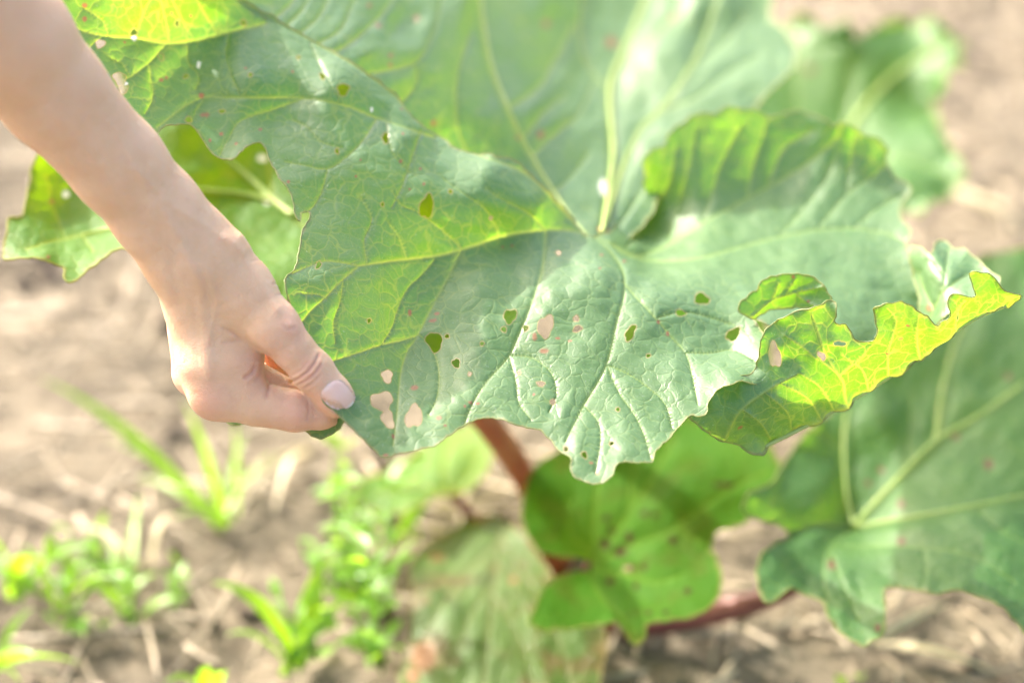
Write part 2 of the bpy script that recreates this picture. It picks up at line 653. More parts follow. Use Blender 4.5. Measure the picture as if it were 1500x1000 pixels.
    if margin:
        # thickened margin: a thin cord along the outer loop
        kx = kdtree.KDTree(len(P))
        for i, p in enumerate(P):
            kx.insert((p[0], p[1], 0), i)
        kx.balance()
        idx = [kx.find((p[0], p[1], 0))[1] for p in O]
        L = X[idx]
        tv, tf = tube(np.vstack([L, L[:1]]), [margin] * (len(L) + 1), 5, False)
        b0 = len(X)
        X = np.vstack([X, tv])
        Tl = T.tolist() + [tuple(k + b0 for k in f) for f in tf]
        nn = len(tv)
        A = {k: np.concatenate([a_, np.full(nn, {'vein': 1.0, 'rim': 0.35}.get(k, 0.0))]) for k, a_ in A.items()}
    else:
        Tl = T.tolist()
    # orient faces to the seen side
    return dict(V=X, F=Tl, A=A, tps=tps)


def join_patches(name, ps, mat, parent):
    V, F = [], []
    A = {k: [] for k in ps[0]['A']}
    n = 0
    for p in ps:
        V.append(p['V'])
        F += [tuple(i + n for i in f) for f in p['F']]
        for k in A:
            A[k].append(p['A'][k])
        n += len(p['V'])
    me = mesh_np(name, np.vstack(V), F, True, {k: np.concatenate(a) for k, a in A.items()})
    return link(name, me, mat, parent)


def ribs(name, tps, veins, mat, parent, r0=1.0, off=0.0):
    """raised ribs lying on a blade"""
    V, F = [], []
    for pl, a, b in veins:
        P = catmull(pl, 8)
        X = at(P[:, 0], P[:, 1], tps(P) + off)
        rr = np.linspace(a, b, len(P)) * r0
        v, f = tube(X, rr, 8)
        n = len(V)
        V += v
        F += [tuple(k + n for k in q) for q in f]
    return link(name, mesh_np(name, V, F), mat, parent)


def stalk(name, pts, r0, r1, mat, parent):
    p = np.array([at(*q) for q in pts])
    P = catmull(np.hstack([p * 1000]), 12) / 1000
    rr = np.linspace(r0, r1, len(P))
    v, f = tube(P, rr, 14)
    v = np.array(v)
    # lengthwise flutes of the stalk
    k = np.arange(len(v)) % 14
    cen = np.repeat(P, 14, 0)
    v = cen + (v - cen) * (1 + 0.07 * np.cos(k * 2 * math.pi / 14 * 4))[:, None]
    return link(name, mesh_np(name, v, f), mat, parent)


# ------------------------------------------------------------------ the rhubarb plant
crown = ground_at(835, 850)
plant = tag(empty('rhubarb_plant', crown), 'large rhubarb plant with ruffled, insect-eaten green leaves on red stalks in dry soil', 'plant')

# --- the big held leaf
out1 = [(95, -55), (68, -12), (82, 35), (118, 95), (160, 150), (210, 190), (228, 197), (240, 186), (260, 182), (280, 184), (296, 200), (312, 224), (332, 235), (346, 232), (362, 218),
        (378, 212), (390, 220), (398, 240), (412, 264), (428, 292), (434, 316), (440, 324), (441, 312), (450, 307), (455, 316), (443, 340), (437, 368), (433, 392), (416, 408), (419, 425), (425, 450),
        (432, 490), (450, 540), (470, 585), (488, 600), (500, 611), (520, 632), (540, 652), (560, 668), (584, 664), (604, 660), (622, 656), (644, 650), (668, 630), (696, 614), (728, 614),
        (752, 624), (784, 628), (804, 642), (820, 660), (836, 671), (836, 686), (844, 698), (864, 706), (884, 706), (897, 698), (901, 686), (912, 678), (932, 678), (954, 676), (961, 662),
        (980, 642), (996, 622), (1012, 610), (1034, 606), (1037, 590), (1048, 574), (1068, 566), (1088, 560), (1108, 564), (1118, 554), (1114, 534), (1118, 514), (1120, 498), (1112, 480),
        (1098, 464), (1082, 455), (1110, 470), (1160, 492), (1220, 510), (1270, 512), (1310, 500), (1345, 478), (1351, 452), (1345, 425), (1339, 403), (1333, 375), (1328, 357), (1333, 341), (1318, 316), (1320, 299), (1335, 279), (1326, 266),
        (1306, 250), (1299, 233), (1302, 219), (1289, 206), (1264, 196), (1248, 184), (1231, 179), (1223, 184), (1198, 171), (1169, 163), (1136, 169), (1126, 173), (1111, 163),
        (1078, 159), (1062, 157), (1045, 167), (1021, 167), (996, 182), (979, 196), (973, 213), (954, 219), (942, 237), (944, 254), (942, 271), (946, 283), (930, 295), (909, 316),
        (895, 338), (878, 342), (856, 339), (835, 310), (814, 289), (796, 271), (775, 250), (751, 233), (723, 226), (695, 222), (670, 217), (646, 198), (625, 184), (597, 159), (586, 142), (576, 133),
        (562, 121), (537, 103), (512, 87), (487, 72), (440, 46), (398, 22), (350, -8), (300, -40), (240, -62), (160, -66)]
ctrl1 = [(0, -90, 1.105), (110, 40, 1.126), (60, 20, 1.12), (180, 10, 1.135), (300, -20, 1.165), (228, 197, 1.117), (200, 56, 1.15), (244, 63, 1.165), (320, 50, 1.182), (388, 32, 1.197), (487, 72, 1.205), (350, 0, 1.188), (218, 92, 1.148), (160, 140, 1.11),
         (250, 110, 1.160), (330, 95, 1.165), (450, 95, 1.185), (540, 103, 1.205), (232, 182, 1.125), (300, 140, 1.162), (440, 143, 1.172), (555, 172, 1.188), (640, 198, 1.215), (380, 120, 1.160), (480, 125, 1.172),
         (260, 182, 1.132), (312, 224, 1.136), (332, 235, 1.135), (378, 214, 1.144), (412, 264, 1.134), (440, 320, 1.124), (400, 180, 1.162), (480, 246, 1.148), (530, 205, 1.168), (470, 300, 1.138),
         (590, 240, 1.170), (690, 225, 1.213), (620, 300, 1.165), (700, 290, 1.182), (770, 255, 1.225), (720, 240, 1.205), (835, 315, 1.245), (780, 300, 1.208), (540, 300, 1.150), (600, 200, 1.185),
         (416, 408, 1.090), (440, 376, 1.108), (528, 389, 1.126), (630, 376, 1.172), (740, 346, 1.205), (802, 335, 1.218), (860, 339, 1.245), (880, 343, 1.255), (560, 350, 1.146), (680, 330, 1.180),
         (450, 440, 1.094), (442, 472, 1.090), (500, 450, 1.108), (598, 512, 1.136), (520, 518, 1.104), (470, 560, 1.088), (500, 600, 1.083), (560, 668, 1.068), (586, 600, 1.094), (650, 640, 1.080), (700, 614, 1.092), (740, 616, 1.092), (640, 434, 1.160),
         (700, 430, 1.158), (776, 450, 1.156), (744, 522, 1.132), (800, 400, 1.180), (692, 586, 1.100), (790, 600, 1.100), (810, 645, 1.085), (860, 704, 1.062), (836, 640, 1.085), (888, 534, 1.130), (856, 590, 1.108), (900, 684, 1.068), (955, 672, 1.075),
         (916, 422, 1.178), (904, 470, 1.155), (930, 560, 1.122), (940, 620, 1.098), (984, 490, 1.155), (1012, 542, 1.132), (1034, 602, 1.106), (990, 625, 1.100), (1068, 562, 1.117), (1110, 560, 1.126), (1070, 500, 1.166), (1118, 510, 1.145), (1080, 457, 1.184), (1040, 440, 1.190), (960, 420, 1.190),
         (1000, 400, 1.225), (930, 385, 1.225), (900, 350, 1.258), (946, 374, 1.278), (920, 340, 1.308), (1020, 374, 1.265), (1100, 400, 1.245), (1200, 400, 1.26), (1300, 420, 1.265), (1340, 470, 1.25), (1250, 500, 1.19), (1150, 480, 1.175), (1124, 273, 1.345), (1223, 205, 1.350),
         (1178, 337, 1.305), (1293, 339, 1.305), (1080, 160, 1.352), (1169, 164, 1.360), (1231, 181, 1.346), (1300, 228, 1.352), (1330, 270, 1.338), (1333, 341, 1.300), (1320, 310, 1.322), (960, 240, 1.338), (905, 322, 1.318), (1000, 260, 1.334), (1060, 220, 1.345), (1080, 330, 1.31), (1345, 425, 1.262), (1250, 285, 1.335)]
def lay_back(ctrl, a=0.15):
    o = []
    for x, y, d in ctrl:
        t = ((620 - x) * 0.61 + (470 - y) * 0.79)
        f = max(0.0, min(1.0, (900 - x) / 250))
        o.append((x, y, d + a * PX * max(0.0, t) * f))
    return o


ctrl1 = lay_back(ctrl1)
veins1 = [
    ([(880, 345), (840, 336), (800, 336), (740, 345), (690, 361), (640, 374), (580, 381), (528, 388)], 2.6, 2.0),
    ([(528, 388), (505, 383), (480, 380), (458, 386), (430, 398)], 1.5, 1.0),
    ([(528, 388), (504, 408), (476, 436), (455, 456), (440, 476)], 1.6, 1.1),
    ([(480, 436), (466, 430), (445, 428)], 0.8, 0.6), ([(504, 408), (500, 440), (490, 470), (492, 500)], 0.8, 0.6),
    ([(676, 366), (655, 405), (640, 434), (612, 490), (598, 512), (588, 545), (582, 600), (576, 650)], 1.9, 1.1),
    ([(612, 490), (590, 497), (560, 504), (520, 517), (488, 527)], 1.4, 1.0),
    ([(614, 488), (632, 508), (642, 540), (640, 578), (628, 605)], 1.1, 0.7),
    ([(636, 380), (620, 400), (600, 420), (585, 450), (575, 480), (560, 504)], 0.8, 0.7),
    ([(802, 335), (797, 366), (792, 398), (776, 450), (756, 498), (744, 522), (712, 558), (692, 590), (680, 620)], 2.0, 0.9),
    ([(746, 520), (756, 556), (760, 586), (778, 612)], 1.1, 0.6),
    ([(748, 518), (780, 522), (808, 545), (815, 575), (805, 600)], 0.9, 0.6),
    ([(868, 342), (892, 362), (912, 390), (916, 422), (904, 470), (888, 534), (856, 590), (828, 645)], 2.0, 1.0),
    ([(889, 532), (908, 574), (928, 602), (944, 634), (954, 670)], 1.2, 0.7),
    ([(889, 532), (920, 545), (950, 565), (975, 590), (985, 625)], 0.8, 0.5),
    ([(856, 592), (875, 612), (880, 640), (872, 690)], 0.9, 0.5),
    ([(914, 410), (930, 430), (952, 454), (984, 490), (1004, 514), (1013, 542), (1022, 590)], 1.6, 0.9),
    ([(1004, 514), (1040, 515), (1075, 510), (1105, 525)], 0.8, 0.5), ([(960, 465), (1000, 455), (1040, 462), (1090, 480)], 0.8, 0.5),
    ([(880, 345), (940, 377), (1020, 376), (1100, 355), (1178, 337), (1240, 333), (1293, 339), (1325, 352)], 2.0, 1.2),
    ([(900, 355), (946, 371), (1030, 324), (1124, 273), (1180, 240), (1223, 205), (1233, 186)], 2.2, 1.2),
    ([(921, 359), (955, 310), (979, 266), (990, 215)], 1.2, 0.8), ([(1029, 322), (1044, 280), (1058, 237), (1087, 184)], 1.2, 0.8),
    ([(980, 350), (992, 300), (1010, 240), (1020, 190)], 1.0, 0.7),
    ([(1095, 286), (1104, 240), (1118, 200), (1124, 178)], 1.2, 0.8), ([(1124, 272), (1145, 221), (1165, 205), (1190, 192)], 1.2, 0.8),
    ([(1145, 340), (1180, 300), (1210, 262), (1225, 225)], 1.0, 0.7), ([(1198, 334), (1240, 283), (1277, 258), (1300, 240)], 1.2, 0.8),
    ([(1240, 283), (1246, 240), (1252, 200)], 0.9, 0.7), ([(1250, 333), (1290, 300), (1322, 285)], 0.9, 0.7),
    ([(640, 200), (600, 187), (555, 172), (500, 152), (440, 143), (380, 143), (330, 142), (300, 141), (270, 155), (232, 184)], 1.6, 1.3),
    ([(552, 173), (532, 204), (508, 228), (480, 246), (444, 240), (418, 235)], 1.4, 0.8), ([(480, 246), (473, 276), (462, 298), (446, 312)], 1.1, 0.8),
    ([(440, 145), (400, 160), (352, 176), (335, 200), (322, 225)], 1.2, 0.6), ([(300, 141), (288, 160), (282, 178)], 0.8, 0.6),
    ([(500, 215), (470, 205), (450, 185), (430, 175)], 0.7, 0.5),
    ([(860, 345), (835, 314), (770, 252), (690, 220), (625, 183), (575, 135), (540, 107), (490, 76), (440, 48), (400, 27), (350, -1), (300, -32)], 2.6, 2.6),
    ([(388, 34), (360, 40), (320, 50), (280, 60), (244, 63), (200, 56), (152, 52), (108, 40), (60, 20)], 2.0, 1.4),
    ([(244, 64), (218, 92), (188, 114), (172, 125), (150, 140)], 1.6, 1.1),
    ([(152, 52), (138, 62), (125, 75)], 1.1, 0.8), ([(200, 56), (212, 20), (230, -10), (260, -40)], 0.9, 0.6), ([(250, 62), (246, 40), (240, 15), (235, -20)], 0.9, 0.6),
    ([(285, 59), (270, 35), (258, 10), (245, -20)], 0.9, 0.6), ([(320, 49), (300, 20), (285, -10)], 0.8, 0.6), ([(160, 53), (150, 30), (120, 10)], 0.8, 0.6),
    ([(275, 62), (276, 90), (290, 110), (287, 130)], 0.7, 0.5), ([(335, 50), (330, 80), (338, 110), (350, 138)], 0.7, 0.5), ([(455, 60), (470, 95), (490, 130), (500, 152)], 0.7, 0.5),
    ([(218, 92), (222, 110), (226, 140), (214, 165)], 0.9, 0.6), ([(192, 112), (180, 92), (165, 85)], 0.7, 0.5),
    ([(735, 347), (715, 310), (680, 282), (650, 260)], 1.0, 0.6), ([(680, 365), (645, 335), (612, 310), (590, 300), (575, 280)], 1.0, 0.6), ([(598, 378), (585, 345), (570, 325)], 0.8, 0.5),
    ([(620, 190), (605, 230), (590, 270), (575, 302)], 0.8, 0.5), ([(540, 386), (535, 350), (545, 320), (530, 290)], 0.7, 0.5),
    ([(800, 334), (775, 312), (735, 290), (715, 275)], 0.8, 0.5), ([(566, 178), (575, 220), (600, 250)], 0.6, 0.4),
]
holes1 = [(706, 505, 3, 2.5, 0), (688, 548, 2.5, 3, 0), (760, 545, 3, 2.2, 20), (905, 600, 2.5, 3, 0), (950, 520, 3, 2.4, 10), (540, 470, 2.4, 3, 0), (660, 280, 2.5, 3, 0), (720, 320, 3, 2.3, 0), (560, 300, 2.4, 2.8, 0), (625, 303, 9, 17, 10), (565, 201, 4, 8, -8), (503, 131, 7.5, 9, 20), (747, 463, 9, 11, 10), (799, 479, 11, 15, 15), (738, 483, 4, 3.5, 0), (770, 480, 4.5, 4.5, 0), (844, 466, 4, 4, 0), (846, 481, 6.5, 4, -20), (923, 489, 6, 12, 30),
          (998, 457, 6.5, 5, 0), (1028, 438, 12, 6, 10), (1074, 489, 13, 7, -35), (636, 500, 10, 15, -35), (655, 493, 3, 3, 0), (668, 531, 5, 7, -20), (792, 562, 5.5, 3.5, 10), (567, 551, 8, 9, 30), (559, 588, 17, 13, -10),
          (568, 613, 9, 13, -10), (606, 610, 11, 17, 20), (856, 667, 4, 4.5, 0), (896, 649, 3, 3, 0), (829, 657, 3, 5, 0), (818, 370, 3.5, 3, 0), (197, 48, 5, 5, 0), (236, 83, 3, 6.5, -20), (357, 33, 4, 4, 0), (176, 115, 10, 8, 20),
          (181, 130, 7, 6, 0), (272, 113, 4, 3, -40), (276, 175, 5, 3.5, -20), (325, 163, 4.5, 2.5, 0), (367, 111, 3, 3, 0), (472, 111, 3, 5, -25), (437, 86, 3.2, 2.2, 20), (260, 35, 3, 4, 0), (147, 64, 6, 7, -30), (494, 221, 2.2, 4.5, -10), (467, 387, 3, 7, 25), (810, 587, 3.5, 4, 0)]
spots1 = [(295, 139, 5, 4), (237, 117, 4, 3), (244, 114, 2.5, 3), (308, 205, 2.5, 3.5), (300, 168, 9, 3), (381, 191, 3.5, 2.5), (280, 24, 3), (124, 8, 5, 4), (124, 28, 4, 5), (252, 20, 3), (360, 101, 3, 2), (428, 107, 2.5), (324, 195, 3.5), (346, 212, 3), (183, 62, 2.5),
          (588, 160, 2.5), (521, 259, 2.5), (588, 235, 3), (616, 247, 2.5), (620, 271, 2.5), (600, 277, 2), (422, 268, 3), (590, 196, 2.5), (528, 235, 2),
          (640, 460, 5, 3), (634, 470, 8, 3), (600, 458, 3, 6), (783, 494, 4, 7), (797, 514, 8, 4), (817, 495, 4.5, 2.5), (835, 499, 4, 2), (736, 362, 2.5), (750, 360, 2.5), (607, 568, 7, 4), (689, 588, 4, 2.5), (700, 590, 3.5, 2.5), (875, 691, 3.5), (643, 613, 5, 3.5), (652, 625, 3, 2), (576, 637, 3, 4), (565, 666, 5, 3), (681, 594, 2.5), (965, 470, 3, 4), (979, 487, 3, 5), (782, 577, 2.5), (866, 677, 4, 2), (881, 374, 3.5, 2), (878, 396, 2.5, 2), (915, 381, 2.5)]
pales1 = [(291, 95, 3, 6), (198, 56, 4, 4), (184, 122, 5, 3), (545, 160, 1.5, 4)]
p1 = patch(out1, ctrl1, veins1, holes1, spots1, pales1, step=4.0, quilt=3.6, qs=16, und=(2.2, 60, 150), fine=(0.7, 16, 38), seed=3, groove=2.0)

# far half and upright back lobe
out23 = [(200, -110), (300, -34), (360, 8), (420, 44), (480, 80), (540, 122), (590, 172), (650, 222), (700, 250), (770, 290), (830, 345), (868, 362), (905, 358), (950, 318), (975, 270), (1010, 215), (1060, 190), (1096, 172), (1112, 150), (1148, 116), (1160, 104), (1166, 84), (1163, 64),
         (1148, 44), (1133, 32), (1128, 14), (1134, -10), (1120, -60), (1060, -120), (960, -150), (800, -160), (600, -150), (400, -140)]
ctrl23 = [(200, -110, 1.17), (300, -34, 1.172), (360, 8, 1.194), (480, 82, 1.212), (590, 172, 1.255), (700, 248, 1.30), (640, 110, 1.300), (560, 40, 1.285), (650, 20, 1.355), (500, -40, 1.300), (690, 120, 1.335), (742, 150, 1.348), (712, 60, 1.395), (700, 0, 1.435), (790, 250, 1.325), (845, 330, 1.29), (680, -80, 1.48), (580, -100, 1.41),
          (880, 342, 1.288), (897, 215, 1.40), (893, 130, 1.475), (913, 73, 1.525), (941, 7, 1.58), (960, -100, 1.65), (800, 100, 1.45), (800, 0, 1.52), (840, 220, 1.372), (820, 170, 1.395), (937, 189, 1.425), (1000, 115, 1.475), (1060, 0, 1.575), (1100, 100, 1.50), (1120, 20, 1.585), (1163, 80, 1.53), (960, 250, 1.372), (1060, 190, 1.42), (905, 350, 1.29), (960, 60, 1.52), (1040, 50, 1.545)]
ctrl23 = lay_back(ctrl23)
veins23 = [
    ([(882, 342), (890, 290), (898, 220), (893, 130), (913, 73), (941, 7), (960, -60), (980, -130)], 4.5, 3.0),
    ([(864, 350), (840, 322), (800, 262), (760, 190), (742, 150), (722, 100), (712, 50), (705, 0), (690, -80)], 3.2, 2.2),
    ([(745, 160), (790, 126), (815, 84), (845, 30)], 2.0, 1.2), ([(768, 203), (797, 164), (828, 140)], 1.8, 1.0), ([(782, 226), (822, 189), (850, 165), (870, 120)], 1.8, 1.0), ([(808, 280), (836, 259), (862, 225)], 1.5, 1.0),
    ([(884, 340), (910, 250), (937, 189), (965, 161), (1000, 115), (1030, 60), (1050, 0), (1070, -60)], 3.2, 2.0), ([(893, 130), (860, 90), (850, 40), (855, -20)], 2.0, 1.2), ([(900, 100), (950, 60), (985, 20), (1010, -40)], 1.8, 1.2),
    ([(965, 161), (1020, 140), (1060, 110), (1110, 80)], 1.8, 1.0), ([(1010, 100), (1060, 60), (1100, 10)], 1.5, 1.0), ([(900, 340), (970, 240), (1040, 190), (1110, 150)], 2.2, 1.2),
    ([(490, 76), (517, 60), (560, 20), (590, -30)], 1.8, 1.2), ([(540, 107), (608, 91), (640, 40), (650, -20)], 1.5, 1.0), ([(590, 150), (612, 120), (608, 91)], 1.2, 1.0), ([(690, 230), (671, 180), (672, 110), (690, 50)], 1.5, 1.0),
    ([(400, 27), (430, 0), (450, -40)], 1.4, 1.0), ([(440, 48), (470, 20), (490, -20)], 1.4, 1.0), ([(467, 62), (500, 42), (520, 0)], 1.4, 1.0), ([(420, 36), (446, 10), (465, -30)], 1.2, .8),
]
p23 = patch(out23, ctrl23, veins23, [(615, 20, 4, 4, 0)], [(541, 8, 4), (555, 37, 5), (572, 82, 4), (572, 95, 3.5), (632, 182, 5), (800, 35, 7, 6), (895, 63, 9, 9), (985, 25, 6), (760, 200, 4), (792, 197, 6)],
            [(884, 272, 6, 14)], step=6, quilt=4.5, qs=26, und=(5.0, 90, 200), fine=(1.2, 30, 60), seed=8, groove=2.5, margin=0.0007)

# right edge, rolled up so that its lit underside faces out
out5 = [(1133, 474), (1151, 461), (1186, 449), (1217, 443), (1226, 452), (1223, 470), (1238, 479), (1255, 499), (1273, 499), (1284, 481), (1281, 455), (1296, 443), (1316, 441), (1336, 450), (1354, 467), (1371, 473), (1386, 461), (1389, 440),
        (1404, 430), (1424, 428), (1421, 408), (1428, 396), (1448, 404), (1470, 419), (1492, 429), (1494, 438), (1478, 452), (1464, 449), (1429, 467), (1371, 505), (1325, 537), (1273, 571), (1232, 595), (1191, 618), (1145, 643), (1116, 655), (1087, 655),
        (1058, 647), (1030, 629), (1010, 610), (1020, 590), (1050, 560), (1100, 545), (1112, 520), (1116, 490)]
ctrl5 = [(1133, 474, 1.122), (1217, 443, 1.108), (1255, 499, 1.116), (1284, 470, 1.108), (1316, 441, 1.102), (1371, 473, 1.108), (1389, 440, 1.102), (1424, 405, 1.100), (1494, 434, 1.115), (1464, 449, 1.122), (1371, 505, 1.134), (1273, 571, 1.152), (1191, 618, 1.152), (1116, 655, 1.148),
         (1058, 647, 1.138), (1015, 610, 1.126), (1050, 565, 1.127), (1110, 520, 1.126), (1180, 520, 1.122), (1230, 540, 1.126), (1150, 590, 1.130), (1090, 610, 1.126), (1300, 500, 1.118)]
veins5 = [([(1050, 660), (1116, 655), (1191, 616), (1273, 569), (1325, 536), (1371, 504), (1429, 466), (1470, 448)], 3.5, 1.4),
          ([(1238, 592), (1234, 560), (1226, 545), (1210, 520), (1200, 490), (1190, 460)], 2.2, 1.0), ([(1230, 545), (1255, 525), (1275, 505)], 1.5, 0.8), ([(1226, 545), (1180, 510), (1150, 490)], 1.3, 0.8),
          ([(1062, 640), (1085, 600), (1125, 570), (1170, 545)], 2.2, 1.0), ([(1345, 522), (1342, 490), (1345, 465)], 1.3, 0.7), ([(1300, 550), (1300, 510), (1312, 470), (1300, 450)], 1.3, 0.7), ([(1400, 485), (1398, 460), (1410, 440)], 1.1, 0.7),
          ([(1160, 628), (1150, 600), (1120, 575)], 1.2, 0.7), ([(1200, 610), (1180, 580), (1140, 560)], 1.2, 0.7), ([(1130, 645), (1115, 620), (1090, 600)], 1.1, 0.7), ([(1270, 570), (1262, 540), (1235, 520)], 1.2, .7), ([(1220, 598), (1200, 565), (1170, 545)], 1.2, .7)]
p5 = patch(out5, ctrl5, veins5, [(1229, 502, 8, 4, 10), (1204, 520, 8, 4, 45), (1403, 464, 2.5, 5, 10), (1135, 520, 9, 17, -5)], [(1330, 478, 4, 2), (1345, 455, 3), (1320, 497, 5, 2), (1300, 515, 5, 2), (1085, 628, 5, 3), (1375, 455, 3)], (), step=4, quilt=4.5, qs=15, und=(3, 50, 110), fine=(0.8, 16, 36), seed=21, ridge=True, marg_ruffle=6)
# the little rolled ruffle standing up in front of it
out5b = [(1081, 452), (1093, 435), (1110, 423), (1119, 409), (1145, 402), (1174, 401), (1197, 409), (1212, 426), (1216, 441), (1191, 450), (1157, 452), (1133, 453), (1116, 460), (1103, 468), (1092, 462)]
ctrl5b = [(1081, 452, 1.172), (1119, 409, 1.172), (1174, 401, 1.166), (1216, 441, 1.158), (1157, 452, 1.176), (1103, 468, 1.174), (1140, 425, 1.174), (1190, 425, 1.167)]
p5b = patch(out5b, ctrl5b, [([(1103, 462), (1130, 440), (1165, 428), (1205, 420)], 1.4, 0.8), ([(1130, 440), (1140, 415)], 0.9, 0.6), ([(1165, 428), (1180, 440), (1195, 448)], 0.9, 0.6), ([(1150, 432), (1165, 408)], 0.9, 0.6)],
            (), [(1162, 405, 3), (1185, 441, 2.5)], (), step=3.5, quilt=3, qs=10, und=(1, 40, 80), seed=25, ridge=True)
# small green curl below it
out5c = [(1146, 492), (1165, 491), (1180, 508), (1182, 535), (1176, 553), (1160, 550), (1149, 545), (1158, 520)]
p5c = patch(out5c, [(1146, 492, 1.172), (1182, 520, 1.165), (1160, 550, 1.15), (1165, 515, 1.15), (1176, 553, 1.16)], [([(1150, 494), (1168, 515), (1166, 545)], 1.0, 0.6)], (), (), (), step=3.5, quilt=2, qs=8, und=(0.5, 40, 80), seed=26)
# ruffled end behind the rolled edge
out6 = [(1332, 360), (1350, 365), (1364, 372), (1372, 354), (1386, 353), (1396, 362), (1412, 366), (1440, 386), (1466, 412), (1440, 430), (1405, 450), (1390, 462), (1370, 480), (1348, 476), (1346, 440), (1338, 405)]
p6 = patch(out6, [(1332, 360, 1.26), (1364, 372, 1.225), (1380, 355, 1.25), (1440, 386, 1.22), (1466, 412, 1.195), (1400, 450, 1.19), (1350, 476, 1.22), (1338, 405, 1.25), (1385, 410, 1.205), (1355, 410, 1.225), (1420, 400, 1.215)],
           [([(1355, 476), (1375, 430), (1385, 400), (1390, 365)], 1.4, 0.8), ([(1375, 430), (1410, 405), (1440, 392)], 1.1, 0.7), ([(1385, 400), (1365, 385)], 0.9, 0.6), ([(1365, 450), (1352, 425), (1345, 400)], 0.9, 0.6)], (), [(1360, 450, 4, 7)], (), step=4, quilt=4, qs=12, und=(2, 40, 80), seed=27)
out7 = [(322, 600), (330, 616), (345, 622), (362, 619), (400, 612), (446, 630), (458, 640), (472, 643), (489, 634), (504, 612), (480, 585), (400, 565), (330, 575)]
p7 = patch(out7, [(322, 600, 1.150), (345, 622, 1.146), (400, 612, 1.140), (458, 640, 1.112), (489, 634, 1.104), (504, 612, 1.092), (400, 565, 1.145), (480, 585, 1.105), (330, 575, 1.155)], [([(330, 600), (400, 590), (480, 620)], 1.2, 0.8)], (), (), (), step=4, quilt=2, qs=12, und=(1, 40, 80), seed=28)
held = join_patches('rhubarb_leaf', [p1, p7, p23, p5, p5b, p5c, p6], M_LEAF, plant)
held['label'] = 'big pale green leaf with many eaten holes, its edge pinched by the hand'
ribs('midrib', p23['tps'], [([(882, 342), (890, 290), (898, 220), (893, 130), (913, 73), (941, 7), (960, -60)], 0.0015, 0.0008), ([(864, 350), (840, 322), (800, 262), (760, 190), (742, 150), (722, 100), (712, 50), (705, 0)], 0.0009, 0.0004), ([(884, 340), (910, 250), (937, 189), (965, 161), (1000, 115), (1030, 60), (1050, 0)], 0.0009, 0.0004)], M_RIB, held, 1.0, -0.0015)
ribs('rib', p5['tps'], [([(1100, 656), (1116, 655), (1191, 618), (1273, 571), (1325, 537), (1371, 505), (1429, 467), (1474, 448)], 0.0014, 0.0010)], M_RIB, held, 1.0, -0.001)
stalk('leaf_stalk', [(880, 346, 1.292), (880, 450, 1.36), (870, 600, 1.47), (850, 760, 1.57), (838, 840, 1.59)], 0.007, 0.012, M_GSTALK, held)

# --- leaf at the left behind the arm
outA = [(186, 150), (175, 185), (110, 215), (56, 226), (44, 255), (38, 290), (33, 315), (12, 322), (10, 345), (4, 378), (20, 381), (60, 384), (92, 390), (94, 405), (108, 413), (125, 397), (150, 378), (180, 366), (205, 375), (222, 400), (224, 417),
        (250, 430), (330, 440), (420, 440), (470, 455), (520, 490), (610, 535), (690, 545), (765, 500), (772, 430), (730, 340), (660, 250), (600, 150), (540, 80), (440, 10), (330, -60), (180, -55), (150, 20), (170, 90)]
ctrlA = [(110, 215, 1.34), (56, 226, 1.30), (38, 290, 1.27), (12, 322, 1.245), (4, 378, 1.215), (60, 384, 1.20), (94, 405, 1.19), (108, 413, 1.19), (150, 378, 1.205), (190, 368, 1.20), (224, 417, 1.185), (140, 300, 1.30), (150, 345, 1.26), (80, 345, 1.255), (60, 350, 1.235), (330, 440, 1.22), (300, 300, 1.33), (400, 290, 1.35), (480, 380, 1.29), (420, 190, 1.38), (250, 180, 1.36), (350, 370, 1.30), (500, 300, 1.35), (610, 535, 1.30), (765, 490, 1.34), (730, 340, 1.40), (600, 400, 1.36), (520, 210, 1.40), (180, -40, 1.43), (330, -50, 1.45), (540, 80, 1.44)]
vA = [([(420, 310), (400, 293), (350, 283), (300, 278), (240, 272)], 3.0, 2.2), ([(165, 332), (120, 342), (75, 352), (40, 362)], 2.0, 1.2), ([(400, 293), (360, 255), (330, 230)], 3.0, 1.8), ([(400, 295), (396, 260), (390, 225)], 2.4, 1.6), ([(300, 300), (220, 320), (165, 332)], 2.2, 2.0), ([(430, 316), (400, 293)], 3, 3), ([(430, 318), (520, 380), (620, 440), (720, 470)], 2.6, 1.4), ([(430, 316), (540, 310), (660, 350)], 2.4, 1.4), ([(120, 342), (135, 365)], 1.2, .8), ([(95, 345), (80, 300), (70, 260)], 1.2, .8), ([(120, 400), (160, 385), (205, 392)], 1.0, .7), ([(160, 385), (170, 372)], .8, .6)]
pA = patch(outA, ctrlA, vA, (), [(77, 294, 5, 4), (70, 380, 3)], [(97, 284, 6, 5), (384, 231, 8, 5), (391, 295, 7, 6)], step=5, quilt=4, qs=18, und=(3.0, 60, 120), seed=31, margin=0.0006, marg_ruffle=3)
leafA = join_patches('rhubarb_leaf', [pA], M_YELLOW, plant)
leafA['label'] = 'yellow-green leaf glowing in the sun behind the forearm'
ribs('midrib', pA['tps'], [([(430, 316), (400, 293), (360, 255), (330, 230)], 0.0022, 0.0012), ([(400, 293), (350, 283), (300, 278), (240, 272)], 0.0016, 0.0010), ([(300, 302), (220, 321), (165, 333), (120, 343)], 0.0016, 0.0008)], M_RIB, leafA, 1, -0.001)
stalk('leaf_stalk', [(425, 312, 1.356), (500, 390, 1.37), (600, 500, 1.39), (718, 625, 1.435), (785, 730, 1.52), (826, 836, 1.585)], 0.0055, 0.0115, M_RED, leafA)

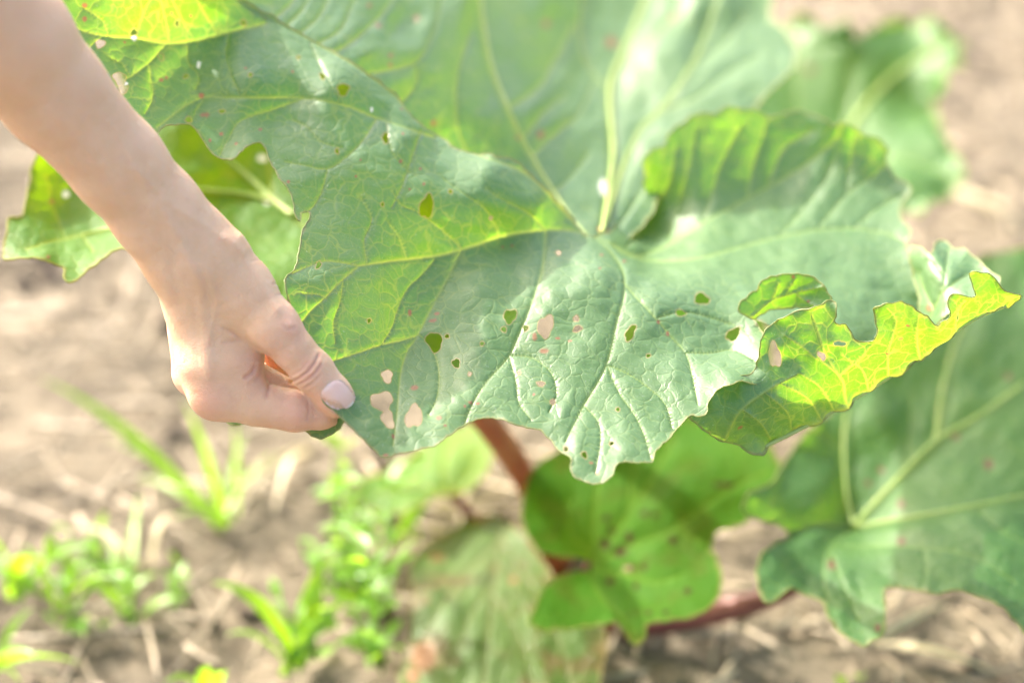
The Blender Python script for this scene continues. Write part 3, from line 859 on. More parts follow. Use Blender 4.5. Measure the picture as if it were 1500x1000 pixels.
# --- low leaf in the middle
outB = [(866, 640), (800, 670), (775, 700), (765, 745), (768, 775), (782, 800), (800, 812), (830, 818), (860, 820), (862, 832), (840, 838), (815, 845), (795, 865), (782, 895), (776, 916), (800, 925), (840, 922), (880, 913), (905, 912), (918, 930), (930, 943), (943, 936), (950, 915), (975, 912),
        (1010, 908), (1035, 895), (1052, 875), (1057, 845), (1050, 820), (1042, 800), (1050, 780), (1080, 770), (1100, 755), (1120, 715), (1142, 700), (1140, 675), (1125, 640), (1130, 560), (1115, 450), (1050, 415), (960, 420), (900, 480), (880, 560), (874, 610)]
ctrlB = [(866, 640, 1.50), (775, 700, 1.47), (768, 775, 1.44), (830, 816, 1.432), (862, 830, 1.435), (795, 865, 1.39), (776, 916, 1.35), (880, 912, 1.365), (930, 942, 1.335), (1010, 905, 1.355), (1057, 845, 1.38), (1042, 800, 1.41), (1100, 755, 1.42), (1142, 690, 1.42), (1060, 630, 1.47), (960, 600, 1.50), (1060, 430, 1.54), (960, 430, 1.55), (880, 740, 1.455), (960, 740, 1.44), (960, 840, 1.40), (1040, 720, 1.435)]
vB = [([(862, 828), (870, 800), (872, 740), (878, 690), (880, 640)], 3.4, 2), ([(864, 828), (900, 780), (930, 735), (960, 690), (985, 640)], 3.4, 2), ([(866, 828), (920, 800), (990, 770), (1060, 720), (1120, 690)], 3.0, 1.8), ([(866, 832), (910, 838), (960, 850), (1000, 840)], 2.6, 1.4), ([(862, 834), (880, 870), (915, 905), (932, 935)], 2.4, 1.4), ([(872, 815), (838, 780), (832, 740), (840, 730)], 2.6, 1.6), ([(920, 752), (925, 700), (935, 650)], 1.5, 1), ([(990, 770), (1020, 790), (1045, 800)], 1.2, 1)]
pB = patch(outB, ctrlB, vB, [(918, 831, 5, 3, -10)], [(884, 795, 7, 9), (906, 808, 10, 7), (922, 787, 6, 10), (922, 830, 9, 6), (893, 850, 8, 6), (895, 776, 6), (945, 752, 6), (985, 790, 7), (943, 830, 5), (930, 855, 5), (888, 758, 6), (975, 897, 5), (1008, 867, 6), (1060, 708, 22, 4), (950, 898, 5), (960, 754, 5), (887, 797, 7, 9), (910, 806, 10, 8)], (), step=6, quilt=5, qs=24, und=(4, 80, 160), fine=(0.7, 30, 60), seed=41, margin=0.0006)
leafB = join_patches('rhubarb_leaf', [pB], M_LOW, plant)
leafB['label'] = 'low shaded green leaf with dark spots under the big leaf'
stalk('leaf_stalk', [(862, 831, 1.437), (852, 850, 1.50), (842, 862, 1.57)], 0.004, 0.007, M_DRED, leafB)

# --- big lower leaf at the right
outC = [(1100, 720), (1128, 708), (1140, 690), (1160, 660), (1190, 625), (1230, 590), (1280, 550), (1330, 500), (1380, 440), (1420, 390), (1440, 374), (1480, 370), (1530, 375), (1600, 420), (1640, 520), (1650, 650), (1620, 800), (1570, 900), (1520, 935), (1480, 905), (1440, 880), (1400, 868), (1350, 862), (1310, 855), (1296, 870), (1300, 905), (1290, 932), (1265, 942),
        (1235, 930), (1215, 910), (1205, 880), (1180, 865), (1160, 862), (1140, 878), (1122, 880), (1112, 858), (1110, 830), (1120, 805), (1150, 790), (1158, 778), (1140, 765), (1110, 755), (1092, 740)]
ctrlC = [(1100, 725, 1.36), (1140, 690, 1.40), (1230, 590, 1.46), (1330, 500, 1.50), (1440, 374, 1.58), (1530, 375, 1.58), (1640, 520, 1.50), (1620, 800, 1.36), (1520, 935, 1.24), (1440, 880, 1.265), (1350, 862, 1.28), (1300, 860, 1.30), (1290, 930, 1.26), (1235, 928, 1.27), (1205, 880, 1.30), (1122, 878, 1.29), (1112, 835, 1.315), (1155, 778, 1.365), (1250, 765, 1.40), (1240, 700, 1.425), (1370, 650, 1.43), (1480, 560, 1.46), (1430, 740, 1.36), (1480, 820, 1.30), (1300, 800, 1.345), (1340, 720, 1.39), (1180, 740, 1.385), (1400, 480, 1.51), (1300, 620, 1.45), (1240, 840, 1.315)]
vC = [([(1250, 768), (1240, 720), (1236, 650), (1240, 600), (1260, 560)], 2.38, 1.54), ([(1252, 768), (1310, 705), (1370, 645), (1380, 570), (1400, 500), (1440, 420)], 2.94, 1.54), ([(1370, 645), (1430, 610), (1500, 560), (1580, 500)], 1.96, 1.26), ([(1255, 770), (1340, 755), (1430, 738), (1520, 720)], 2.10, 1.40), ([(1250, 772), (1215, 800), (1205, 840), (1215, 880)], 1.82, 1.12), ([(1215, 800), (1230, 840), (1255, 900)], 1.40, 0.98), ([(1216, 798), (1260, 795), (1330, 798), (1420, 810), (1490, 850)], 1.68, 0.98), ([(1352, 800), (1355, 830), (1350, 858)], 1.05, 0.70), ([(1236, 660), (1210, 635), (1195, 630)], 1.26, 0.70), ([(1250, 768), (1210, 765), (1160, 775)], 1.40, 0.84), ([(1430, 738), (1460, 770), (1500, 790)], 1.12, 0.70), ([(1310, 705), (1330, 650), (1335, 580)], 1.12, 0.70)]
pC = patch(outC, ctrlC, vC, (), [(1448, 678, 8, 9), (1320, 738, 6, 8), (1320, 792, 8, 5), (1478, 547, 6, 6), (1400, 638, 8, 5), (1290, 686, 6), (1218, 825, 8, 5), (1286, 920, 5, 7), (1218, 820, 6), (1272, 708, 5)], [], step=6, quilt=7, qs=26, und=(6, 90, 180), fine=(1, 30, 60), seed=51, margin=0.0007, marg_ruffle=5)
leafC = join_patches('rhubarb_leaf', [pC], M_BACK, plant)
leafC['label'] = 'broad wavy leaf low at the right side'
ribs('midrib', pC['tps'], [([(1252, 768), (1310, 705), (1370, 645), (1430, 610), (1500, 560)], 0.0017, 0.0008), ([(1370, 645), (1380, 570), (1400, 500), (1440, 420)], 0.0011, 0.0005), ([(1250, 768), (1240, 720), (1236, 650), (1240, 600)], 0.0012, 0.0006), ([(1255, 770), (1340, 755), (1430, 738), (1520, 720)], 0.0011, 0.0005)], M_RIB, leafC, 1, -0.001)
stalk('leaf_stalk', [(1252, 768, 1.408), (1230, 800, 1.44), (1180, 845, 1.46), (1110, 880, 1.475), (1000, 905, 1.495), (900, 915, 1.51), (855, 905, 1.515)], 0.006, 0.0115, M_DRED, leafC)

# --- far leaf at the back right
outD = [(1080, 190), (1085, 130), (1100, 90), (1120, 60), (1140, 38), (1180, 28), (1222, 36), (1232, 24), (1246, 46), (1265, 48), (1300, 35), (1330, 32), (1370, 42), (1410, 46), (1405, 75), (1408, 96), (1390, 108), (1385, 140), (1364, 150), (1376, 170), (1380, 195), (1390, 215), (1410, 242), (1414, 265), (1390, 275), (1368, 302), (1350, 315), (1325, 310), (1280, 320), (1200, 320), (1120, 280)]
ctrlD = [(1080, 190, 1.80), (1140, 38, 1.90), (1240, 40, 1.86), (1330, 32, 1.92), (1410, 46, 1.86), (1390, 110, 1.80), (1364, 150, 1.82), (1410, 250, 1.70), (1350, 315, 1.66), (1200, 320, 1.72), (1240, 170, 1.82), (1300, 120, 1.84), (1320, 220, 1.74), (1150, 120, 1.85)]
vD = [([(1200, 300), (1250, 180), (1310, 110), (1390, 55)], 3.6, 2), ([(1210, 290), (1240, 160), (1250, 80)], 3, 2), ([(1220, 290), (1300, 230), (1400, 260)], 3, 2), ([(1200, 300), (1170, 180), (1170, 60)], 3, 2)]
pD = patch(outD, ctrlD, vD, (), [(1185, 100, 9, 7)], (), step=8, quilt=8, qs=26, und=(9, 90, 170), seed=61, margin=0.0008, marg_ruffle=22)
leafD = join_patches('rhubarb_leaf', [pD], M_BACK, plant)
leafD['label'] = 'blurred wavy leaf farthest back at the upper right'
ribs('midrib', pD['tps'], [([(1200, 300), (1250, 180), (1310, 110), (1390, 55)], 0.0028, 0.0014)], M_RIB, leafD, 1, -0.001)
stalk('leaf_stalk', [(1200, 302, 1.735), (1120, 420, 1.74), (1000, 620, 1.70), (860, 800, 1.62)], 0.006, 0.011, M_GSTALK, leafD)

# --- old reddish leaf lying at the bottom
outE = [(640, 790), (680, 765), (720, 755), (750, 770), (780, 800), (800, 830), (830, 870), (870, 900), (888, 930), (884, 970), (870, 1020), (840, 1070), (760, 1090), (680, 1080), (610, 1050), (585, 1000), (590, 960), (600, 915), (604, 870), (600, 830), (615, 805)]
ctrlE = [(640, 790, 1.56), (720, 755, 1.585), (800, 830, 1.52), (885, 930, 1.45), (840, 1070, 1.37), (680, 1080, 1.37), (590, 960, 1.43), (603, 850, 1.50), (700, 850, 1.50), (740, 920, 1.445), (700, 980, 1.41), (800, 960, 1.425), (660, 900, 1.455)]
vE = [([(735, 775), (725, 850), (715, 930), (705, 1040)], 3, 1.6), ([(735, 790), (680, 840), (640, 900), (610, 960)], 2.4, 1.4), ([(735, 790), (780, 860), (820, 940), (840, 1020)], 2.4, 1.4), ([(725, 850), (690, 900), (660, 980)], 1.8, 1), ([(722, 870), (760, 930), (780, 1000)], 1.8, 1)]
pE = patch(outE, ctrlE, vE, (), [(700, 760, 16, 8), (640, 815, 14, 6), (620, 960, 22, 30), (752, 848, 8, 7), (605, 990, 12, 14)], [], step=6, quilt=2.5, qs=20, und=(5, 70, 140), fine=(0.8, 24, 44), seed=71, margin=0.0007, marg_ruffle=3)
leafE = join_patches('rhubarb_leaf', [pE], M_OLD, plant)
leafE['label'] = 'old crinkled leaf turning red and brown on the soil'
stalk('leaf_stalk', [(735, 775, 1.575), (780, 800, 1.60), (825, 835, 1.60)], 0.005, 0.007, M_RED, leafE)

# --- young yellow-green leaf under the hand side of the big leaf
outF = [(664, 722), (640, 726), (612, 742), (580, 752), (545, 745), (520, 720), (535, 700), (570, 690), (595, 672), (620, 650), (650, 632), (690, 622), (716, 640), (722, 668), (705, 700), (685, 716)]
ctrlF = [(664, 722, 1.57), (545, 745, 1.56), (525, 715, 1.58), (595, 672, 1.63), (650, 632, 1.66), (716, 640, 1.63), (705, 700, 1.58), (640, 690, 1.59), (580, 740, 1.55)]
pF = patch(outF, ctrlF, [([(664, 720), (650, 690), (660, 640)], 2.4, 1.4), ([(664, 720), (610, 710), (540, 722)], 2.4, 1.4), ([(664, 720), (690, 690), (708, 650)], 2, 1.2)], (), (), (), step=6, quilt=5, qs=18, und=(4, 60, 120), seed=81, margin=0.0006)
leafF = join_patches('rhubarb_leaf', [pF], M_YOUNG, plant)
leafF['label'] = 'small young yellow-green leaf below the held leaf'
stalk('leaf_stalk', [(664, 721, 1.575), (680, 745, 1.60), (720, 790, 1.615), (800, 842, 1.60)], 0.004, 0.007, M_DRED, leafF)

# ------------------------------------------------------------------ the hand and forearm: one continuous surface
# units: photo pixels at the hand's distance (x right, y down, z away from the camera)
GS = 2.0
LO = np.array([-300.0, -270.0, -340.0])
HI = np.array([545.0, 660.0, 190.0])
NS = np.ceil((HI - LO) / GS).astype(int)
field = np.full(NS, 60.0, np.float32)


def rc_eval(X, Y, Z, a, b, ra, rb, sq):
    a, b = np.array(a, float), np.array(b, float)
    d = b - a
    if sq != 1:
        d = d * [1, 1, 1 / sq]
    px, py, pz = X - a[0], Y - a[1], (Z - a[2]) / sq
    L2 = (d ** 2).sum()
    t = np.clip((px * d[0] + py * d[1] + pz * d[2]) / L2, 0, 1)
    return np.sqrt((px - t * d[0]) ** 2 + (py - t * d[1]) ** 2 + (pz - t * d[2]) ** 2) - (ra + (rb - ra) * t)


def cone(a, b, ra, rb, k=8.0, sq=1.0, sub=False):
    m = max(ra, rb) * max(1, sq) + k + 6
    lo = np.minimum(a, b) - m
    hi = np.maximum(a, b) + m
    i0 = np.clip(((lo - LO) / GS).astype(int), 0, NS)
    i1 = np.clip(((hi - LO) / GS).astype(int) + 1, 0, NS)
    if (i1 <= i0).any():
        return
    sl_ = tuple(slice(p, q) for p, q in zip(i0, i1))
    X = (LO[0] + GS * np.arange(i0[0], i1[0], dtype=np.float32))[:, None, None]
    Y = (LO[1] + GS * np.arange(i0[1], i1[1], dtype=np.float32))[None, :, None]
    Z = (LO[2] + GS * np.arange(i0[2], i1[2], dtype=np.float32))[None, None, :]
    d = rc_eval(X, Y, Z, a, b, ra, rb, sq).astype(np.float32)
    f = field[sl_]
    if sub:
        h = np.clip(0.5 - 0.5 * (f + d) / k, 0, 1)
        field[sl_] = f * (1 - h) + (-d) * h + k * h * (1 - h)
    else:
        h = np.clip(0.5 + 0.5 * (f - d) / k, 0, 1)
        field[sl_] = f * (1 - h) + d * h - k * h * (1 - h)


# forearm and wrist
cone((-260, -200, -300), (-130, -85, -240), 118, 108, 10, 0.9)
cone((-130, -85, -240), (15, 62, -172), 108, 93, 20, 0.84)
cone((15, 62, -172), (78, 137, -138), 93, 79, 20, 0.77)
cone((78, 137, -138), (172, 241, -92), 79, 69, 20, 0.71)
cone((172, 241, -92), (230, 311, -66), 69, 66, 20, 0.67)
cone((230, 311, -66), (274, 366, -42), 66, 68, 20, 0.67)
# metacarpal block
cone((274, 366, -42), (308, 440, -2), 66, 66, 24, 0.74)
cone((300, 430, 30), (300, 545, 40), 58, 42, 26, 0.9)
cone((288, 430, 52), (292, 535, 95), 44, 36, 30, 1.0)
cone((308, 440, 0), (316, 520, -4), 62, 50, 24, 0.72)
# index knuckle, proximal segment
cone((316, 540, 4), (318, 572, 6), 50, 41, 24, 0.85)
cone((318, 574, 6), (372, 590, 2), 39, 33, 18, 0.92)
# middle finger knuckle (makes the outer contour)
cone((298, 500, 48), (287, 545, 56), 44, 31, 20)
cone((287, 545, 56), (370, 572, 60), 31, 27, 12)
cone((370, 572, 60), (440, 590, 48), 26, 23, 8)
cone((440, 590, 48), (490, 606, 30), 22, 17, 8)
# ring and little finger, curled behind
cone((292, 530, 96), (300, 548, 100), 34, 30, 16)
cone((300, 548, 100), (372, 560, 100), 28, 24, 10)
cone((372, 560, 100), (418, 548, 88), 23, 20, 8)
cone((418, 548, 88), (400, 520, 74), 19, 15, 8)
cone((300, 515, 132), (312, 535, 136), 30, 26, 14)
cone((312, 535, 136), (368, 540, 132), 23, 20, 10)
cone((368, 540, 132), (398, 525, 118), 19, 17, 8)
cone((398, 525, 118), (384, 502, 104), 16, 13, 8)
# web between thumb and index
cone((330, 440, -6), (352, 520, -2), 54, 36, 20, 0.85)
cone((345, 535, -6), (362, 566, -4), 34, 26, 14)
cone((345, 540, 30), (425, 578, 30), 27, 22, 4)
# index middle and end segments
cone((376, 592, 2), (432, 602, -2), 32.5, 30, 5)
cone((432, 602, -2), (470, 607, 2), 29.5, 22, 8)
cone((470, 607, 2), (496, 609, 8), 21, 13, 8)
# thumb
cone((314, 388, -36), (352, 424, -32), 52, 46, 26, 0.86)
cone((352, 424, -26), (396, 474, -38), 45, 37, 22, 0.9)
cone((396, 474, -38), (404, 482, -39), 39, 38, 8)
cone((400, 478, -38), (430, 512, -37), 37, 30.5, 9)
cone((430, 512, -37), (458, 543, -32), 30, 30.5, 8)
cone((458, 543, -32), (489, 579, -25), 30.5, 27.5, 9)
cone((489, 579, -25), (496, 587, -23), 27.5, 25, 8)
# cleft between thumb and index, folds of the web, skin lines at the thumb joint
cone((352, 496, -58), (392, 526, -44), 4, 7, 8, 1, True)
cone((398, 541, -40), (412, 552, -34), 6, 7, 6, 1, True)
cone((350, 497, -52), (378, 515, -50), 1.5, 4, 7, 1, True)


def surface_nets(f):
    s = f < 0
    n = np.array(f.shape)
    acc = np.zeros((*(n - 1), 3), np.float32)
    cnt = np.zeros(n - 1, np.uint8)
    cells = s[:-1, :-1, :-1].astype(np.uint8)
    tot = np.zeros(n - 1, np.uint8)
    for dx in (0, 1):
        for dy in (0, 1):
            for dz in (0, 1):
                tot += s[dx:n[0] - 1 + dx, dy:n[1] - 1 + dy, dz:n[2] - 1 + dz]
    act = (tot > 0) & (tot < 8)
    idx = np.argwhere(act)
    vid = -np.ones(n - 1, np.int64)
    vid[act] = np.arange(len(idx))
    pos = np.zeros((len(idx), 3))
    c = np.zeros(len(idx))
    cor = [(a, b, d) for a in (0, 1) for b in (0, 1) for d in (0, 1)]
    val = {k: f[idx[:, 0] + k[0], idx[:, 1] + k[1], idx[:, 2] + k[2]] for k in cor}
    for k in cor:
        for ax in range(3):
            if k[ax] == 0:
                k2 = list(k)
                k2[ax] = 1
                k2 = tuple(k2)
                a, b = val[k], val[k2]
                m = (a < 0) != (b < 0)
                t = np.where(m, a / np.where(m, a - b, 1), 0)
                p = np.tile(np.array(k, float), (len(idx), 1))
                p[:, ax] += t
                pos[m] += p[m]
                c[m] += 1
    pos = pos / c[:, None] + idx
    faces = []
    for ax in range(3):
        o1, o2 = [(1, 2), (2, 0), (0, 1)][ax]
        a = np.take(s, range(n[ax] - 1), ax)
        b = np.take(s, range(1, n[ax]), ax)
        e = np.argwhere(a != b)
        ok = (e[:, o1] > 0) & (e[:, o2] > 0) & (e[:, o1] < n[o1] - 1) & (e[:, o2] < n[o2] - 1)
        e = e[ok]
        sg = s[e[:, 0], e[:, 1], e[:, 2]]
        q = []
        for d1, d2 in ((0, 0), (-1, 0), (-1, -1), (0, -1)):
            g_ = e.copy()
            g_[:, o1] += d1
            g_[:, o2] += d2
            q.append(vid[g_[:, 0], g_[:, 1], g_[:, 2]])
        q = np.stack(q, 1)
        q[~sg] = q[~sg][:, ::-1]
        faces.append(q)
    return pos, np.vstack(faces)


hv, hf = surface_nets(field)
hv = hv * GS + LO
# keep the one outer skin (drop closed pockets inside)
lab = np.arange(len(hv))
while True:
    m_ = lab[hf].min(1)
    new = lab.copy()
    for k in range(4):
        np.minimum.at(new, hf[:, k], m_)
    new = new[new]
    if (new == lab).all():
        break
    lab = new
big_ = np.bincount(lab).argmax()
hf = hf[lab[hf[:, 0]] == big_]
used_ = np.unique(hf)
mp_ = -np.ones(len(hv), int)
mp_[used_] = np.arange(len(used_))
hv, hf = hv[used_], mp_[hf]


def grad_n(P):
    q = (P - LO) / GS
    i = np.clip(np.round(q).astype(int), 1, NS - 2)
    g_ = np.stack([field[i[:, 0] + 1, i[:, 1], i[:, 2]] - field[i[:, 0] - 1, i[:, 1], i[:, 2]],
                   field[i[:, 0], i[:, 1] + 1, i[:, 2]] - field[i[:, 0], i[:, 1] - 1, i[:, 2]],
                   field[i[:, 0], i[:, 1], i[:, 2] + 1] - field[i[:, 0], i[:, 1], i[:, 2] - 1]], 1)
    return g_ / (np.linalg.norm(g_, axis=1)[:, None] + 1e-9)


# Laplacian relax for an even skin
ed = np.unique(np.sort(np.vstack([hf[:, [0, 1]], hf[:, [1, 2]], hf[:, [2, 3]], hf[:, [3, 0]]]), 1), axis=0)
deg = np.bincount(ed.ravel(), minlength=len(hv))[:, None]
for it in range(6):
    acc = np.zeros_like(hv)
    for k in range(3):
        acc[:, k] = np.bincount(ed[:, 0], hv[ed[:, 1], k], len(hv)) + np.bincount(ed[:, 1], hv[ed[:, 0], k], len(hv))
    hv = hv + 0.5 * (acc / deg - hv)
HN = grad_n(hv)


def seg_d(P, pl):
    pl = np.asarray(pl, float)
    d = np.full(len(P), 1e3)
    for a, b in zip(pl[:-1], pl[1:]):
        ab = b - a
        t = np.clip(((P - a) @ ab) / (ab @ ab), 0, 1)
        d = np.minimum(d, np.linalg.norm(P - a - t[:, None] * ab, axis=1))
    return d


front = HN[:, 2] < 0.15
crease = np.zeros(len(hv))
lines = [  # (polyline, width, depth)
    ([(426, 560), (440, 553), (452, 543), (461, 531), (466, 520)], 2.2, 2.0), ([(437, 563), (450, 556), (462, 546), (470, 534)], 2.0, 1.6), ([(447, 567), (460, 559), (469, 549)], 1.8, 1.0), ([(430, 548), (443, 541), (452, 530)], 1.8, 0.8),
    ([(394, 564), (393, 572), (391, 580)], 2.8, 1.5), ([(374, 536), (369, 546), (360, 552)], 3.0, 1.8), ([(382, 534), (380, 548), (374, 556)], 3.0, 1.0),
    ([(451, 590), (452, 602), (449, 614)], 1.8, 1.0), ([(400, 416), (412, 414), (424, 417)], 1.8, 0.9), ([(404, 432), (416, 430), (428, 434)], 1.6, 0.7), ([(366, 384), (378, 380), (388, 380)], 1.6, 0.6),
    ([(350, 494), (338, 486), (326, 480)], 3, 1.0), ([(352, 498), (340, 500), (328, 502)], 3, 0.8), ([(414, 476), (420, 482), (430, 480)], 2.0, 0.8)]
P2 = hv[:, :2]
disp = np.zeros(len(hv))
for pl, wd, dp in lines:
    d = seg_d(P2, pl)
    f = np.exp(-(d / wd) ** 2) * front
    disp -= dp * f - 0.45 * dp * np.exp(-((d - 2.2 * wd) / (1.4 * wd)) ** 2) * front
    crease = np.maximum(crease, f * min(1, dp / 1.6))
# tendons, veins and bony bumps under the skin
for pl, wd, hgt in [([(232, 300), (262, 350), (290, 410), (300, 480), (305, 550)], 9, 1.8), ([(330, 350), (372, 400), (404, 452)], 9, 2.2), ([(200, 250), (250, 300), (300, 330), (352, 370)], 7, 1.2), ([(300, 390), (318, 440), (306, 500)], 5, 1.0), ([(160, 180), (210, 270), (225, 320)], 7, 0.8), ([(424, 478), (430, 486)], 11, 2.0), ([(350, 352), (362, 360)], 14, 3.0), ([(250, 380), (262, 440)], 9, -1.2)]:
    disp += 1.5 * hgt * np.exp(-(seg_d(P2, pl) / wd) ** 2) * front
hv = hv + HN * disp[:, None]
hv[:, 2] += 0

warm = np.zeros(len(hv))      # blood-flushed skin: knuckles, finger ends, web
for c, r_ in [((470, 590), 45), ((430, 480), 26), ((395, 540), 50), ((300, 590), 40), ((440, 610), 50), ((450, 545), 28), ((262, 560), 26), ((385, 545), 40)]:
    warm = np.maximum(warm, np.exp(-(((P2 - c) ** 2).sum(1) / r_ ** 2)))
tan = np.clip(1 - (P2[:, 0] + P2[:, 1] + 60) / 560, 0, 1)      # sun-tanned forearm, paler hand


def hand_world(P):
    return at(P[:, 0], P[:, 1], 1.1 + P[:, 2] * PX)


M_SKIN, t_, out_ = new_mat('skin')
g = G(t_)
co = g.coord()
col = g.mix(g.rng(g.noise(co, 45, 4, 0.6).outputs['Fac'], 0.3, 0.7), (0.60, 0.375, 0.205), (0.66, 0.435, 0.26))
col = g.mix(g.math('MULTIPLY', g.attr('tan'), 0.6), col, (0.58, 0.35, 0.195))
col = g.mix(g.math('MULTIPLY', g.attr('warm'), 0.55), col, (0.60, 0.30, 0.20))
col = g.mix(g.rng(g.noise(co, 160, 4, 0.7).outputs['Fac'], 0.5, 0.72, 0, 0.22), col, (0.58, 0.33, 0.23))
col = g.mix(g.math('MULTIPLY', g.attr('crease'), 0.4), col, (0.46, 0.21, 0.15))
pr = g.n('ShaderNodeBsdfPrincipled')
g.l(col, pr.inputs['Base Color'])
g.l(g.rng(g.noise(co, 90, 3).outputs['Fac'], 0.3, 0.7, 0.42, 0.58), pr.inputs['Roughness'])
pr.inputs['Subsurface Weight'].default_value = 0.55
pr.inputs['Subsurface Radius'].default_value = (1.0, 0.35, 0.2)
pr.inputs['Subsurface Scale'].default_value = 0.006
pr.inputs['Specular IOR Level'].default_value = 0.4
sv = g.vor(co, 800, 'DISTANCE_TO_EDGE').outputs['Distance']
b = g.bump(g.rng(sv, 0.0, 0.25), 0.4, 0.0008)
b = g.bump(g.noise(co, 260, 5, 0.7, 0.6).outputs['Fac'], 0.45, 0.0018, b)
b = g.bump(g.noise(co, 70, 3, 0.5, 0.3).outputs['Fac'], 0.3, 0.004, b)
g.l(b, pr.inputs['Normal'])
g.l(pr.outputs[0], out_.inputs[0])

pw = hand_world(hv)
base_pt = at(-260, -200, 1.05)
person = link('person', mesh_np('person', pw, hf[:, ::-1], True, dict(crease=crease, warm=warm, tan=tan)), M_SKIN)
tag(person, "person's bare forearm and hand pinching the leaf edge between thumb and finger", 'person')

# thumbnail
c0, ax_ = np.array([496, 582.5]), np.array([0.66, 0.75])
ax_ /= np.linalg.norm(ax_)
pp = np.array([ax_[1], -ax_[0]])
kz = kdtree.KDTree(len(hv))
sel = np.where((HN[:, 2] < 0.3) & (P2[:, 0] > 430) & (P2[:, 1] > 500) & (hv[:, 2] < 10))[0]
rows, cols = 17, 13
NV, tipA = [], []
hvs = hv[sel]
for i in range(rows):
    u = -1 + 2 * i / (rows - 1)
    for j in range(cols):
        s = -1 + 2 * j / (cols - 1)
        wd = 21.5 * math.sqrt(max(0.0, 1 - (max(0, -u - 0.35) / 0.65) ** 2.4 * 0.93)) * math.sqrt(max(0.0, 1 - (max(0, u - 0.2) / 0.8) ** 2.4 * 0.93))
        p = c0 + ax_ * u * 26 + pp * s * wd
        d2 = ((hvs[:, :2] - p) ** 2).sum(1)
        kk = np.argsort(d2)[:6]
        wgt = 1 / (d2[kk] + 2)
        z = (hvs[kk, 2] * wgt).sum() / wgt.sum()
        NV.append((p[0], p[1], z, s, u))
NV = np.array(NV)
Zg = NV[:, 2].reshape(rows, cols)
# a nail is a stiff plate: smooth cylinder-like height
fit = np.linalg.lstsq(np.stack([np.ones(len(NV)), NV[:, 3], NV[:, 4], NV[:, 3] ** 2, NV[:, 4] ** 2, NV[:, 3] * NV[:, 4]], 1), NV[:, 2], rcond=None)[0]
zf = np.stack([np.ones(len(NV)), NV[:, 3], NV[:, 4], NV[:, 3] ** 2, NV[:, 4] ** 2, NV[:, 3] * NV[:, 4]], 1) @ fit
edge_in = np.clip((np.maximum(np.abs(NV[:, 3]), -NV[:, 4]) - 0.86) / 0.14, 0, 1)
z = np.minimum(zf, NV[:, 2]) * 0.7 + NV[:, 2] * 0.3 - 1.6 + 2.2 * edge_in
nv = np.stack([NV[:, 0], NV[:, 1], z], 1)
nf = [(i * cols + j, i * cols + j + 1, (i + 1) * cols + j + 1, (i + 1) * cols + j) for i in range(rows - 1) for j in range(cols - 1)]
# thickness
back = nv + [0, 0, 2.0]
nb = len(nv)
bnd = [j for j in range(cols)] + [i * cols + cols - 1 for i in range(1, rows)] + [(rows - 1) * cols + j for j in range(cols - 2, -1, -1)] + [i * cols for i in range(rows - 2, 0, -1)]
nf += [(bnd[k], bnd[(k + 1) % len(bnd)], bnd[(k + 1) % len(bnd)] + nb, bnd[k] + nb) for k in range(len(bnd))]
tipA = np.clip((NV[:, 4] - 0.70 + 0.12 * NV[:, 3] ** 2) / 0.12, 0, 1)
lun = np.clip((-NV[:, 4] - 0.55 - 0.5 * NV[:, 3] ** 2) / 0.2, 0, 1)
M_NAIL, t_, out_ = new_mat('nail_plate')
g = G(t_)
col = g.mix(g.attr('tip'), (0.62, 0.40, 0.29), (0.72, 0.65, 0.53))
col = g.mix(g.math('MULTIPLY', g.attr('lunula'), 0.5), col, (0.66, 0.50, 0.42))
pr = g.n('ShaderNodeBsdfPrincipled')
g.l(col, pr.inputs['Base Color'])
pr.inputs['Roughness'].default_value = 0.4
pr.inputs['Subsurface Weight'].default_value = 0.3
pr.inputs['Subsurface Scale'].default_value = 0.002
g.l(pr.outputs[0], out_.inputs[0])
nail = link('nail', mesh_np('nail', hand_world(np.vstack([nv, back])), nf, True, dict(tip=np.tile(tipA, 2), lunula=np.tile(lun, 2))), M_NAIL, person)

# ------------------------------------------------------------------ grass and weeds on the soil
def blade_mesh(base, tip, width, sag, seed, fold=0.25, nseg=12):
    """one long grass blade from base to tip, arched by sag metres"""
    base, tip = np.array(base, float), np.array(tip, float)
    t = np.linspace(0, 1, nseg)
    P = base + (tip - base) * t[:, None]
    P[:, 2] += sag * 4 * t * (1 - t)
    d = tip - base
    side = np.cross(d, [0, 0, 1.0])
    if np.linalg.norm(side) < 1e-6:
        side = np.array([1.0, 0, 0])
    side /= np.linalg.norm(side)
    a = np.random.default_rng(seed).uniform(-0.9, 0.9)
    up = np.cross(side, d / np.linalg.norm(d))
    s2 = side * math.cos(a) + up * math.sin(a)
    n2 = -side * math.sin(a) + up * math.cos(a)
    wd = width * np.clip(np.minimum(0.55 + t * 2, (1 - t) * 1.8 + 0.02), 0.02, 1)
    V = np.vstack([P - s2 * wd[:, None] / 2 + n2 * (wd * fold)[:, None], P, P + s2 * wd[:, None] / 2 + n2 * (wd * fold)[:, None]])
    F = []
    for i in range(nseg - 1):
        F += [(i, i + 1, nseg + i + 1, nseg + i), (nseg + i, nseg + i + 1, 2 * nseg + i + 1, 2 * nseg + i)]
    return mesh_np('grass_blade', V, F)


def grass_tuft(bpx, bpy_, blades, label, mat=M_GRASS, cat='grass tuft', group='grass tufts on the soil'):
    b = ground_at(bpx, bpy_)
    e = tag(empty('grass_tuft', b), label, cat, group)
    for i, (tx, ty, td, wd, sag) in enumerate(blades):
        off = np.array([random.uniform(-1, 1), random.uniform(-1, 1), 0]) * 0.008
        link('grass_blade', blade_mesh(b + off, at(tx, ty, td), wd * 1.7, sag, i + 100 + int(tx)), mat, e)
    return e


